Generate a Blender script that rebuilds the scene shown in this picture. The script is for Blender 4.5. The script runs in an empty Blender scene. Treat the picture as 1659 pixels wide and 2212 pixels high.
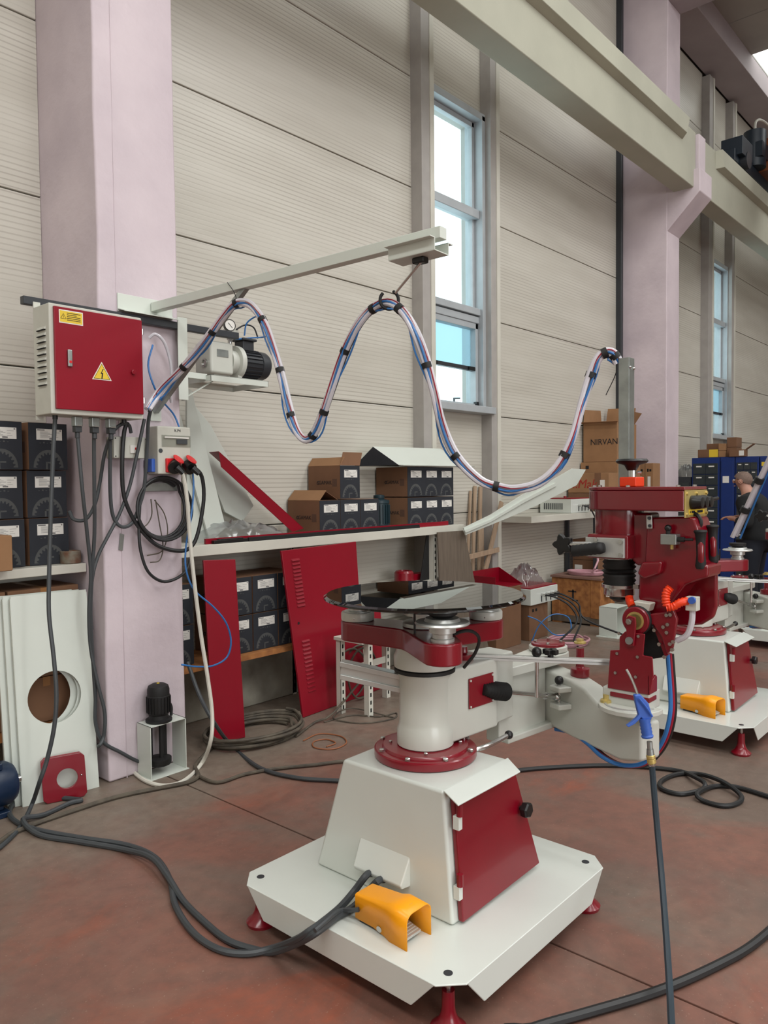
import bpy, math, random
from mathutils import Vector, Matrix, Quaternion
random.seed(7)
S = bpy.context.scene
COL = S.collection

# ------------------------------------------------------------------ camera
cam_d = bpy.data.cameras.new('camera'); cam = bpy.data.objects.new('camera', cam_d); COL.objects.link(cam)
yaw, pitch, roll = math.radians(41.41), math.radians(2.161), math.radians(0.578)
F = Vector((math.cos(yaw)*math.cos(pitch), math.sin(yaw)*math.cos(pitch), -math.sin(pitch)))
R0 = Vector((math.sin(yaw), -math.cos(yaw), 0)); D0 = F.cross(R0)
Rr = math.cos(roll)*R0 + math.sin(roll)*D0; Dd = -math.sin(roll)*R0 + math.cos(roll)*D0
m = Matrix((( Rr.x, -Dd.x, -F.x, 0), (Rr.y, -Dd.y, -F.y, 0), (Rr.z, -Dd.z, -F.z, 1.65), (0, 0, 0, 1)))
cam.matrix_world = m
cam_d.sensor_fit = 'VERTICAL'; cam_d.sensor_height = 24.0; cam_d.lens = 24.0*1661/2212
cam_d.clip_start = 0.05; cam_d.clip_end = 300
S.camera = cam

# ------------------------------------------------------------------ world, lights, exposure
w = bpy.data.worlds.new('world'); S.world = w; w.use_nodes = True
nt = w.node_tree; nt.nodes.clear()
bg = nt.nodes.new('ShaderNodeBackground'); out = nt.nodes.new('ShaderNodeOutputWorld')
bg.inputs[0].default_value = (0.80, 0.95, 1.0, 1); bg.inputs[1].default_value = 2.2
nt.links.new(bg.outputs[0], out.inputs[0])
S.view_settings.view_transform = 'Standard'; S.view_settings.look = 'None'
S.view_settings.gamma = 1; S.view_settings.use_curve_mapping = False
S.view_settings.exposure = 0.34
try:
    S.cycles.sample_clamp_indirect = 6.0; S.cycles.max_bounces = 7; S.cycles.adaptive_threshold = 0.02
    S.cycles.caustics_reflective = False; S.cycles.caustics_refractive = False
except Exception: pass

def area(name, loc, size, power, rot, col=(1, 1, 1)):
    l = bpy.data.lights.new(name, 'AREA'); l.shape = 'RECTANGLE'; l.size, l.size_y = size
    l.energy = power; l.color = col
    o = bpy.data.objects.new(name, l); COL.objects.link(o); o.location = loc; o.rotation_euler = rot
    return o
# daylight coming down through the roof-light strips plus an unseen fill lamp added behind the camera
area('rooflight_daylight', (-3.5, -3.5, 8.55), (1.6, 12), 420, (0, 0, 0), (1, .995, .98))
area('rooflight_daylight', (2.5, -4.5, 8.55), (1.6, 11), 470, (0, 0, 0), (1, .995, .98))
area('rooflight_daylight', (7.2, -4.5, 8.55), (1.6, 11), 330, (0, 0, 0), (1, .995, .98))
area('rooflight_daylight', (14.7, -4.5, 8.55), (1.6, 11), 190, (0, 0, 0), (1, .995, .98))
area('added_front_fill', (-1.0, -13.6, 2.9), (8, 5), 620, (math.radians(90), 0, 0), (.95, .98, 1))

# ------------------------------------------------------------------ mesh helpers (all coordinates in metres, world space)
V = Vector
ORG = {}
class MB:
    def __init__(s): s.v = []; s.f = []
    def add(s, vs, fs):
        b = len(s.v); s.v += [V(p) for p in vs]; s.f += [tuple(b+i for i in f) for f in fs]; return s
    def obox(s, c, a, b, d):
        c, a, b, d = V(c), V(a), V(b), V(d)
        vs = [c+i*a+j*b+k*d for k in (-1, 1) for j in (-1, 1) for i in (-1, 1)]
        fs = [(0,2,3,1),(4,5,7,6),(0,1,5,4),(2,6,7,3),(0,4,6,2),(1,3,7,5)]
        if a.cross(b).dot(d) < 0: fs = [tuple(reversed(f)) for f in fs]
        return s.add(vs, fs)
    def box(s, x0, x1, y0, y1, z0, z1):
        return s.obox(((x0+x1)/2, (y0+y1)/2, (z0+z1)/2), (abs(x1-x0)/2, 0, 0), (0, abs(y1-y0)/2, 0), (0, 0, abs(z1-z0)/2))
    def bar(s, p0, p1, wd, ht, up=(0, 0, 1)):
        p0, p1 = V(p0), V(p1); d = p1-p0; u = V(up); x = d.cross(u)
        if x.length < 1e-6: x = d.cross(V((1, 0, 0)))
        x.normalize(); y = x.cross(d).normalized()
        return s.obox((p0+p1)/2, d/2, x*wd/2, y*ht/2)
    def prism(s, pts, vec):
        pts = [V(p) for p in pts]; vec = V(vec); n = len(pts)
        nor = V((0, 0, 0))
        for i in range(n): nor += (pts[i]-pts[0]).cross(pts[(i+1) % n]-pts[0])
        if nor.dot(vec) > 0: pts.reverse()
        vs = pts+[p+vec for p in pts]
        return s.add(vs, [tuple(range(n)), tuple(range(2*n-1, n-1, -1))] + [(i, n+i, n+(i+1) % n, (i+1) % n) for i in range(n)])
    def lathe(s, prof, c, axis=(0, 0, 1), n=24):
        c = V(c); a = V(axis).normalized(); x = a.orthogonal().normalized(); y = a.cross(x)
        vs = []; fs = []
        for r, h in prof:
            for i in range(n):
                t = 2*math.pi*i/n; vs.append(c+a*h+(x*math.cos(t)+y*math.sin(t))*r)
        k = len(prof)
        for j in range(k-1):
            for i in range(n):
                fs.append((j*n+i, j*n+(i+1) % n, (j+1)*n+(i+1) % n, (j+1)*n+i))
        if prof[0][0] > 1e-6: fs.append(tuple(reversed(range(n))))
        if prof[-1][0] > 1e-6: fs.append(tuple(range((k-1)*n, k*n)))
        return s.add(vs, fs)
    def cyl(s, p0, p1, r, r1=None, n=16):
        p0, p1 = V(p0), V(p1); d = p1-p0
        return s.lathe([(r, 0), (r if r1 is None else r1, d.length)], p0, d, n)
    def sphere(s, c, r, n=12, sq=1.0):
        k = 8; return s.lathe([(max(r*math.sin(math.pi*i/k), 1e-5), -r*sq*math.cos(math.pi*i/k)) for i in range(k+1)], c, (0, 0, 1), n)
    def tube(s, pts, r, n=8, sm=True, res=5):
        pts = [V(p) for p in pts]
        if sm and len(pts) > 2: pts = crom(pts, res)
        m_ = len(pts); t0 = (pts[1]-pts[0]).normalized(); u = t0.orthogonal().normalized(); vs = []; fs = []
        for i, p in enumerate(pts):
            t = (pts[min(i+1, m_-1)]-pts[max(i-1, 0)])
            if t.length < 1e-9: t = t0.copy()
            t.normalize(); u = (u-t*u.dot(t)).normalized(); w_ = t.cross(u)
            rr = r[i] if isinstance(r, list) else r
            for j in range(n):
                a = 2*math.pi*j/n; vs.append(p+(u*math.cos(a)+w_*math.sin(a))*rr)
        for i in range(m_-1):
            for j in range(n): fs.append((i*n+j, i*n+(j+1) % n, (i+1)*n+(j+1) % n, (i+1)*n+j))
        fs += [tuple(reversed(range(n))), tuple(range((m_-1)*n, m_*n))]
        return s.add(vs, fs)
    def torus(s, c, R_, r, axis=(0, 0, 1), n=28, k=8):
        c = V(c); a = V(axis).normalized(); x = a.orthogonal().normalized(); y = a.cross(x); vs = []; fs = []
        for i in range(n):
            t = 2*math.pi*i/n; d = x*math.cos(t)+y*math.sin(t)
            for j in range(k):
                q = 2*math.pi*j/k; vs.append(c+d*(R_+r*math.cos(q))+a*r*math.sin(q))
        for i in range(n):
            for j in range(k): fs.append((i*k+j, ((i+1) % n)*k+j, ((i+1) % n)*k+(j+1) % k, i*k+(j+1) % k))
        return s.add(vs, fs)
    def plate_hole(s, c, u, v, hw, hh, hc, r, th, n=40, ch=0.0):
        """rectangular plate centred c, half sizes hw/hh along u/v, a round hole at offset hc, thickness vector th, corner chamfer ch"""
        c, u, v, th = V(c), V(u).normalized(), V(v).normalized(), V(th)
        angs = set(2*math.pi*i/n for i in range(n))
        cor = []
        for sx, sy in ((1, 1), (-1, 1), (-1, -1), (1, -1)):
            if ch: cor += [(sx*(hw-ch), sy*hh), (sx*hw, sy*(hh-ch))]
            else: cor += [(sx*hw, sy*hh)]
        for x, y in cor: angs.add(math.atan2(y-hc[1], x-hc[0]) % (2*math.pi))
        angs = sorted(angs); m_ = len(angs); o_, i_ = [], []
        for a in angs:
            dx, dy = math.cos(a), math.sin(a); t = 1e9
            if dx > 1e-9: t = min(t, (hw-hc[0])/dx)
            if dx < -1e-9: t = min(t, (-hw-hc[0])/dx)
            if dy > 1e-9: t = min(t, (hh-hc[1])/dy)
            if dy < -1e-9: t = min(t, (-hh-hc[1])/dy)
            if ch:
                for sx in (-1, 1):
                    for sy in (-1, 1):
                        den = sx*dx+sy*dy
                        if den > 1e-9: t = min(t, (hw+hh-ch-sx*hc[0]-sy*hc[1])/den)
            o_.append(c+u*(hc[0]+dx*t)+v*(hc[1]+dy*t)); i_.append(c+u*(hc[0]+dx*r)+v*(hc[1]+dy*r))
        vs = o_+i_+[p+th for p in o_]+[p+th for p in i_]; fs = []
        for k in range(m_):
            k2 = (k+1) % m_
            fs += [(k, k2, m_+k2, m_+k), (2*m_+k2, 2*m_+k, 3*m_+k, 3*m_+k2), (k2, k, 2*m_+k, 2*m_+k2), (m_+k, m_+k2, 3*m_+k2, 3*m_+k)]
        if u.cross(v).dot(th) > 0: fs = [tuple(reversed(f)) for f in fs]
        return s.add(vs, fs)

def crom(pts, res=5):
    o = []
    n = len(pts)
    for i in range(n-1):
        p0 = pts[i-1] if i else pts[0]*2-pts[1]; p1, p2 = pts[i], pts[i+1]; p3 = pts[i+2] if i+2 < n else pts[-1]*2-pts[-2]
        for k in range(res):
            t = k/res
            o.append(0.5*((2*p1)+(p2-p0)*t+(2*p0-5*p1+4*p2-p3)*t*t+(3*p1-p0-3*p2+p3)*t**3))
    o.append(pts[-1]); return o

def meta(o, label=None, cat=None, group=None, kind=None):
    if label: o['label'] = label
    if cat: o['category'] = cat
    if group: o['group'] = group
    if kind: o['kind'] = kind
    return o
def thing(name, label, cat, loc=(0, 0, 0), group=None):
    o = bpy.data.objects.new(name, None); COL.objects.link(o); o.location = loc; ORG[o] = V(loc)
    o.empty_display_size = .1
    return meta(o, label, cat, group)
def build(mb, name, mat, parent=None, bev=0, seg=2, sharp=35, origin=None):
    me = bpy.data.meshes.new(name)
    if parent is not None: org = ORG[parent]
    elif origin is not None: org = V(origin)
    else:
        xs = [p.x for p in mb.v]; ys = [p.y for p in mb.v]; zs = [p.z for p in mb.v]
        org = V(((min(xs)+max(xs))/2, (min(ys)+max(ys))/2, min(zs)))
    me.from_pydata([tuple(p-org) for p in mb.v], [], mb.f); me.validate(); me.update()
    me.materials.append(mat)
    me.polygons.foreach_set('use_smooth', [True]*len(me.polygons))
    me.set_sharp_from_angle(angle=math.radians(sharp))
    o = bpy.data.objects.new(name, me); COL.objects.link(o); ORG[o] = org
    if parent is not None: o.parent = parent
    else: o.location = org
    if bev:
        b = o.modifiers.new('bevel', 'BEVEL'); b.width = bev; b.segments = seg; b.limit_method = 'ANGLE'; b.angle_limit = math.radians(30)
        b.harden_normals = True
    return o
def tag(o, label, cat, group=None, kind=None): return meta(o, label, cat, group, kind)
def copy_tree(o, parent=None):
    c = o.copy(); COL.objects.link(c)
    if o in ORG: ORG[c] = ORG[o].copy()
    if parent is not None: c.parent = parent
    for ch in list(o.children): copy_tree(ch, c)
    return c
def shifted(o, off, parent=None):
    """a further copy of one part, sharing its mesh"""
    c = o.copy(); COL.objects.link(c); c.parent = parent or o.parent; c.location = V(o.location)+V(off); ORG[c] = ORG[o]
    return c
TXT = {}
def text(body, size, loc, xdir, updir, mat, parent, name='lettering', ext=.0004, sx=1.0, shear=0.0, align='CENTER'):
    cu = bpy.data.curves.new(name, 'FONT'); cu.body = body; cu.size = size; cu.align_x = align; cu.align_y = 'CENTER'
    cu.extrude = ext; cu.resolution_u = 2; cu.shear = shear; cu.materials.append(mat)
    key = (body, size, ext, shear, align, mat.name)
    if key not in TXT:
        tmp = bpy.data.objects.new('tmp', cu); me = bpy.data.meshes.new_from_object(tmp); bpy.data.objects.remove(tmp)
        if not me.materials: me.materials.append(mat)
        TXT[key] = me
    o = bpy.data.objects.new(name, TXT[key]); COL.objects.link(o); ORG[o] = ORG[parent]
    x = V(xdir).normalized(); y = V(updir); y = (y-x*y.dot(x)).normalized(); z = x.cross(y)
    org = ORG[parent]; p = V(loc)-org
    o.parent = parent
    o.matrix_local = Matrix(((x.x*sx, y.x, z.x, p.x), (x.y*sx, y.y, z.y, p.y), (x.z*sx, y.z, z.z, p.z), (0, 0, 0, 1)))
    return o

# ------------------------------------------------------------------ materials
def lin(c):
    return tuple(((x/255)/12.92 if x/255 <= .04045 else ((x/255+.055)/1.055)**2.4) for x in c)
def mat(name, rgb, rough=.5, metal=0.0, var=.08, scale=8, bump=0.0, bscale=60, coat=0.0, spec=.5, rgb2=None, stretch=(1, 1, 1)):
    m_ = bpy.data.materials.new(name); m_.use_nodes = True; t = m_.node_tree; p = t.nodes['Principled BSDF']
    p.inputs['Roughness'].default_value = rough; p.inputs['Metallic'].default_value = metal
    p.inputs['Specular IOR Level'].default_value = spec; p.inputs['Coat Weight'].default_value = coat
    p.inputs['Coat Roughness'].default_value = .08
    tc = t.nodes.new('ShaderNodeTexCoord'); mp = t.nodes.new('ShaderNodeMapping'); mp.inputs['Scale'].default_value = stretch
    t.links.new(tc.outputs['Object'], mp.inputs[0])
    n = t.nodes.new('ShaderNodeTexNoise'); n.inputs['Scale'].default_value = scale; n.inputs['Detail'].default_value = 5
    t.links.new(mp.outputs[0], n.inputs['Vector'])
    mx = t.nodes.new('ShaderNodeMix'); mx.data_type = 'RGBA'
    a = lin(rgb); b = lin(rgb2) if rgb2 else tuple(x*(1-2*var) for x in a)
    mx.inputs[6].default_value = (*a, 1); mx.inputs[7].default_value = (*b, 1)
    rp = t.nodes.new('ShaderNodeMapRange'); rp.inputs[1].default_value = .35; rp.inputs[2].default_value = .75
    t.links.new(n.outputs[0], rp.inputs[0]); t.links.new(rp.outputs[0], mx.inputs[0]); t.links.new(mx.outputs[2], p.inputs['Base Color'])
    if bump:
        n2 = t.nodes.new('ShaderNodeTexNoise'); n2.inputs['Scale'].default_value = bscale; n2.inputs['Detail'].default_value = 4
        t.links.new(mp.outputs[0], n2.inputs['Vector'])
        bp = t.nodes.new('ShaderNodeBump'); bp.inputs['Strength'].default_value = bump; bp.inputs['Distance'].default_value = .01
        t.links.new(n2.outputs[0], bp.inputs['Height']); t.links.new(bp.outputs[0], p.inputs['Normal'])
    return m_
def emis(name, rgb, st):
    m_ = bpy.data.materials.new(name); m_.use_nodes = True; t = m_.node_tree; t.nodes.clear()
    e = t.nodes.new('ShaderNodeEmission'); e.inputs[0].default_value = (*lin(rgb), 1); e.inputs[1].default_value = st
    o = t.nodes.new('ShaderNodeOutputMaterial'); t.links.new(e.outputs[0], o.inputs[0]); return m_

WHITE = mat('white_machine_enamel', (211, 216, 210), .28, var=.03, scale=3, coat=.25)
RED = mat('crimson_enamel', (124, 6, 27), .30, var=.06, scale=4, coat=.3)
REDC = mat('crimson_cast_enamel', (116, 5, 24), .22, var=.06, scale=5, bump=.08, bscale=25, coat=.5)
REDS = mat('crimson_powder_sheet', (136, 8, 32), .30, var=.05, scale=2)
GREYP = mat('light_grey_cast_enamel', (196, 198, 190), .33, var=.04, scale=5, bump=.05, bscale=20, coat=.15)
CREAM = mat('cream_sheet_paint', (205, 203, 192), .5, var=.07, scale=3)
PALE = mat('pale_grey_sheet_paint', (206, 212, 204), .4, var=.03, scale=3)
STEEL = mat('bright_steel', (200, 200, 198), .22, 1.0, var=.08, scale=12)
GALV = mat('galvanised_steel', (168, 174, 172), .38, .85, var=.15, scale=14)
ALU = mat('aluminium', (196, 198, 195), .35, .55, var=.06, scale=10)
BRASS = mat('brass', (205, 182, 112), .36, .55, var=.1, scale=10)
BLACK = mat('black_plastic', (18, 18, 19), .38, var=.1)
RUBBER = mat('black_rubber', (20, 20, 21), .62, var=.15, scale=20)
DKGREY = mat('dark_grey_motor_paint', (46, 49, 54), .45, var=.08)
CABLE = mat('grey_cable_sheath', (62, 66, 69), .5, var=.1)
CABLEB = mat('black_cable_sheath', (28, 29, 31), .5, var=.1)
CABLED = mat('dusty_brown_cable_sheath', (92, 84, 72), .7, var=.25, scale=15, rgb2=(58, 52, 46))
CABLEW = mat('white_cable_sheath', (214, 211, 200), .5, var=.08)
BLUEH = mat('blue_air_hose', (48, 112, 178), .35, var=.06)
REDH = mat('red_hose', (150, 20, 46), .4, var=.05)
CLEARH = mat('milky_clear_hose', (204, 201, 208), .25, var=.06)
PINKH = mat('pink_clear_hose', (196, 148, 158), .35, var=.06)
YELLOW = mat('yellow_plastic', (246, 160, 4), .35, var=.03)
ORANGE = mat('orange_plastic', (232, 62, 18), .4, var=.05)
BLUEG = mat('blue_gun_plastic', (58, 98, 184), .42, var=.05)
CARD = mat('brown_cardboard', (150, 112, 78), .85, var=.08, scale=6)
CARDD = mat('dark_cardboard', (118, 84, 60), .85, var=.08, scale=6)
NAVY = mat('navy_printed_carton', (34, 38, 46), .75, var=.12, scale=9)
EMB = mat('grey_carton_print', (78, 80, 80), .8, var=.1)
EMBN = mat('blue_carton_print', (28, 42, 66), .8, var=.1)
PAPER = mat('white_label_paper', (222, 220, 214), .7, var=.03)
INK = mat('black_print', (24, 24, 28), .8, var=.1)
INKR = mat('red_print', (160, 40, 32), .8, var=.1)
INKG = mat('grey_print', (120, 118, 118), .8, var=.1)
PINK = mat('lilac_wall_paint', (208, 195, 201), .72, var=.06, scale=1.6, bump=.5, bscale=11, rgb2=(186, 173, 181))
EAVES = mat('greyed_lilac_concrete', (168, 158, 162), .75, var=.07, scale=1.5, bump=.2, bscale=10)
CONC = mat('grey_painted_concrete', (176, 176, 160), .75, var=.07, scale=1.5, bump=.15, bscale=10)
PLINTH = mat('stained_wall_base', (176, 172, 158), .8, rgb2=(96, 86, 74), scale=2.6, bump=.1)
WOOD = mat('raw_wood', (176, 152, 128), .8, var=.12, scale=3, stretch=(14, 14, 1.2))
WOODD = mat('weathered_board', (104, 92, 80), .8, var=.15, scale=4, stretch=(8, 8, 1))
PLY = mat('osb_crate_wood', (168, 112, 62), .8, var=.2, scale=16, rgb2=(120, 72, 38))
BLUEM = mat('blue_cabinet_paint', (22, 48, 110), .4, var=.06)
BLUED = mat('dark_blue_motor_paint', (16, 36, 62), .38, var=.1)
SMOKE = mat('smoky_drawer_plastic', (52, 58, 60), .3, var=.2, scale=14)
SKIN = mat('skin', (176, 130, 112), .55, var=.05)
HAIR = mat('cropped_grey_hair', (118, 98, 88), .8, var=.15, scale=60)
CLOTH = mat('black_fleece', (20, 22, 24), .9, var=.15, scale=12)
FRAME = mat('grey_window_aluminium', (176, 182, 186), .45, .15, var=.05)
POST = mat('grey_steel_post_paint', (166, 162, 158), .5, var=.06)
YSTICK = mat('yellow_sticker', (222, 190, 52), .55, var=.03)
GREYPL = mat('light_grey_plastic', (196, 196, 186), .5, var=.06)
CEILM = mat('grey_roof_panel', (168, 166, 160), .7, var=.06, scale=1.5)
NAVYM = mat('dark_crane_paint', (20, 34, 46), .45, var=.1)
CRANEO = mat('orange_crane_paint', (120, 66, 34), .5, var=.1)
DARK = mat('dark_void', (12, 12, 12), .9, var=.1)

def wall_mat():
    m_ = bpy.data.materials.new('ribbed_wall_panel'); m_.use_nodes = True; t = m_.node_tree; p = t.nodes['Principled BSDF']
    p.inputs['Roughness'].default_value = .36; p.inputs['Specular IOR Level'].default_value = .5
    g = t.nodes.new('ShaderNodeNewGeometry'); sp = t.nodes.new('ShaderNodeSeparateXYZ'); t.links.new(g.outputs['Position'], sp.inputs[0])
    ml = t.nodes.new('ShaderNodeMath'); ml.operation = 'MULTIPLY'; ml.inputs[1].default_value = 1/.0338; t.links.new(sp.outputs[2], ml.inputs[0])
    fr = t.nodes.new('ShaderNodeMath'); fr.operation = 'FRACT'; t.links.new(ml.outputs[0], fr.inputs[0])
    rp = t.nodes.new('ShaderNodeValToRGB'); e = rp.color_ramp.elements
    e[0].position = 0; e[0].color = (0, 0, 0, 1); e[1].position = .10; e[1].color = (0, 0, 0, 1)
    for ps, c in ((.2, 1), (.86, 1), (.98, 0)):
        k = e.new(ps); k.color = (c, c, c, 1)
    t.links.new(fr.outputs[0], rp.inputs[0])
    mp = t.nodes.new('ShaderNodeMapping'); mp.inputs['Scale'].default_value = (.5, .5, 3.0); t.links.new(g.outputs['Position'], mp.inputs[0])
    n = t.nodes.new('ShaderNodeTexNoise'); n.inputs['Scale'].default_value = 1.6; n.inputs['Detail'].default_value = 6; t.links.new(mp.outputs[0], n.inputs['Vector'])
    r2 = t.nodes.new('ShaderNodeMapRange'); r2.inputs[1].default_value = .3; r2.inputs[2].default_value = .75; t.links.new(n.outputs[0], r2.inputs[0])
    mx = t.nodes.new('ShaderNodeMix'); mx.data_type = 'RGBA'; mx.inputs[6].default_value = (*lin((203, 200, 190)), 1); mx.inputs[7].default_value = (*lin((186, 182, 171)), 1)
    t.links.new(r2.outputs[0], mx.inputs[0])
    m2 = t.nodes.new('ShaderNodeMix'); m2.data_type = 'RGBA'; m2.inputs[6].default_value = (*lin((172, 167, 157)), 1)
    t.links.new(mx.outputs[2], m2.inputs[7])
    # the dust in the grooves comes and goes along the panels
    r3 = t.nodes.new('ShaderNodeMapRange'); r3.inputs[1].default_value = .4; r3.inputs[2].default_value = .62; r3.inputs[3].default_value = .85; r3.inputs[4].default_value = .1
    mp3 = t.nodes.new('ShaderNodeMapping'); mp3.inputs['Scale'].default_value = (.35, .35, 2.2); mp3.inputs['Location'].default_value = (3, 1, 7); t.links.new(g.outputs['Position'], mp3.inputs[0])
    n3 = t.nodes.new('ShaderNodeTexNoise'); n3.inputs['Scale'].default_value = 1.3; t.links.new(mp3.outputs[0], n3.inputs['Vector']); t.links.new(n3.outputs[0], r3.inputs[0])
    mxx = t.nodes.new('ShaderNodeMath'); mxx.operation = 'MAXIMUM'; t.links.new(rp.outputs[0], mxx.inputs[0]); t.links.new(r3.outputs[0], mxx.inputs[1])
    t.links.new(mxx.outputs[0], m2.inputs[0])
    t.links.new(m2.outputs[2], p.inputs['Base Color'])
    bp = t.nodes.new('ShaderNodeBump'); bp.inputs['Strength'].default_value = .22; bp.inputs['Distance'].default_value = .002
    t.links.new(rp.outputs[0], bp.inputs['Height']); t.links.new(bp.outputs[0], p.inputs['Normal'])
    return m_
WALLP = wall_mat()

def floor_mat():
    m_ = bpy.data.materials.new('worn_red_floor_paint'); m_.use_nodes = True; t = m_.node_tree; p = t.nodes['Principled BSDF']
    g = t.nodes.new('ShaderNodeNewGeometry')
    def noise(sc, det, loc=(0, 0, 0), st=(1, 1, 1), ds=0):
        mp = t.nodes.new('ShaderNodeMapping'); mp.inputs['Location'].default_value = loc; mp.inputs['Scale'].default_value = st
        t.links.new(g.outputs['Position'], mp.inputs[0])
        n = t.nodes.new('ShaderNodeTexNoise'); n.inputs['Scale'].default_value = sc; n.inputs['Detail'].default_value = det; n.inputs['Distortion'].default_value = ds
        n.inputs['Roughness'].default_value = .62
        t.links.new(mp.outputs[0], n.inputs['Vector']); return n
    def rng(n, a, b, c=0, d=1):
        r = t.nodes.new('ShaderNodeMapRange'); r.inputs[1].default_value = a; r.inputs[2].default_value = b; r.inputs[3].default_value = c; r.inputs[4].default_value = d
        t.links.new(n.outputs[0], r.inputs[0]); return r
    def mix(f, a, b):
        x = t.nodes.new('ShaderNodeMix'); x.data_type = 'RGBA'
        t.links.new(f.outputs[0], x.inputs[0])
        for i, c in ((6, a), (7, b)):
            if isinstance(c, tuple): x.inputs[i].default_value = (*lin(c), 1)
            else: t.links.new(c.outputs[2], x.inputs[i])
        return x
    base = mix(rng(noise(1.1, 6, (2, 5, 0), ds=.6), .38, .62), (132, 90, 77), (118, 84, 74))
    bright = mix(rng(noise(.8, 7, (9.3, 1.2, 0), (1, 1.5, 1), .8), .56, .68), base, (146, 80, 60))
    worn = mix(rng(noise(.75, 8, (4.2, 7.7, 0), (1.2, .8, 1), .5), .47, .60), bright, (114, 99, 89))
    # bare strip of untreated concrete along the foot of the window wall
    sp = t.nodes.new('ShaderNodeSeparateXYZ'); t.links.new(g.outputs['Position'], sp.inputs[0])
    nn = noise(2.2, 6, (1, 1, 0)); ad = t.nodes.new('ShaderNodeMath'); ad.operation = 'MULTIPLY_ADD'; ad.inputs[1].default_value = .9
    t.links.new(nn.outputs[0], ad.inputs[0]); t.links.new(sp.outputs[1], ad.inputs[2])
    edge = rng(ad, 3.55, 4.05)
    grey = mix(edge, worn, (126, 114, 102))
    fine = mix(rng(noise(14, 9), .35, .8, 0, .6), grey, (88, 70, 62))
    streak = mix(rng(noise(1.9, 10, (3, 8, 0), (.8, 1.2, 1), 1.4), .52, .74, 0, .45), fine, (140, 108, 93))
    specks = mix(rng(noise(90, 2, (7, 2, 0)), .66, .74, 0, .5), streak, (168, 150, 134))
    t.links.new(specks.outputs[2], p.inputs['Base Color'])
    rr = rng(noise(3, 5, (5, 5, 0)), .3, .7, .34, .6); t.links.new(rr.outputs[0], p.inputs['Roughness'])
    bp = t.nodes.new('ShaderNodeBump'); bp.inputs['Strength'].default_value = .12; bp.inputs['Distance'].default_value = .01
    nb = noise(20, 6); t.links.new(nb.outputs[0], bp.inputs['Height']); t.links.new(bp.outputs[0], p.inputs['Normal'])
    return m_
FLOORM = floor_mat()

def glassy(name, trans, tint=None, ior=1.5, rough=.0, dirty=0.0):
    m_ = bpy.data.materials.new(name); m_.use_nodes = True; t = m_.node_tree; t.nodes.clear()
    tr = t.nodes.new('ShaderNodeBsdfTransparent'); tr.inputs[0].default_value = (*trans, 1)
    gl = t.nodes.new('ShaderNodeBsdfGlossy'); gl.inputs['Roughness'].default_value = rough; gl.inputs[0].default_value = (.95, .97, .97, 1)
    lw = t.nodes.new('ShaderNodeLayerWeight'); lw.inputs[0].default_value = .5
    pw = t.nodes.new('ShaderNodeMath'); pw.operation = 'POWER'; pw.inputs[1].default_value = 5.0; t.links.new(lw.outputs['Facing'], pw.inputs[0])
    f0 = ((ior-1)/(ior+1))**2
    fr = t.nodes.new('ShaderNodeMath'); fr.operation = 'MULTIPLY_ADD'; fr.inputs[1].default_value = 1-f0; fr.inputs[2].default_value = f0; t.links.new(pw.outputs[0], fr.inputs[0])
    mx = t.nodes.new('ShaderNodeMixShader'); o = t.nodes.new('ShaderNodeOutputMaterial')
    t.links.new(fr.outputs[0], mx.inputs[0]); t.links.new(tr.outputs[0], mx.inputs[1]); t.links.new(gl.outputs[0], mx.inputs[2])
    last = mx
    if dirty:
        df = t.nodes.new('ShaderNodeBsdfTranslucent'); df.inputs[0].default_value = (*(tint or (.6, .8, .86)), 1)
        mx2 = t.nodes.new('ShaderNodeMixShader'); mx2.inputs[0].default_value = dirty
        t.links.new(mx.outputs[0], mx2.inputs[1]); t.links.new(df.outputs[0], mx2.inputs[2]); last = mx2
    t.links.new(last.outputs[0], o.inputs[0]); return m_
GLASST = glassy('smoked_table_glass', (.10, .10, .10), ior=1.75)
PANE = glassy('window_glass', (.93, .98, .98))
PANED = glassy('streaked_window_glass', (.52, .66, .70), (.5, .6, .64), dirty=.3)
PLASTIC = glassy('clear_plastic_film', (.86, .87, .88), (.85, .86, .88), ior=1.8, rough=.10, dirty=.35)
CLEARC = glassy('clear_breaker_cover', (.75, .76, .74), (.6, .6, .58), dirty=.15)

# ================================================================== THE SETTING
W = 4.58                                             # inner face of the window wall (y)
def struct(name, loc=(0, 0, 0)):
    o = bpy.data.objects.new(name, None); COL.objects.link(o); o.location = loc; ORG[o] = V(loc); o['kind'] = 'structure'; return o
# floor: cast slabs with open joints
fl = build(MB().box(-8, 22, -14, 4.9, -.30, -.02), 'floor', CONC, bev=0); fl['kind'] = 'structure'
for x0, x1 in ((-8, -2.64), (-2.632, 2.402), (2.410, 7.42), (7.428, 12.44), (12.448, 22)):
    for y0, y1 in ((-14, -6.0), (-5.992, -.72), (-.712, 4.9)):
        build(MB().box(x0, x1, y0, y1, -.018, 0), 'slab', FLOORM, fl, bev=.004, seg=1)
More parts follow.
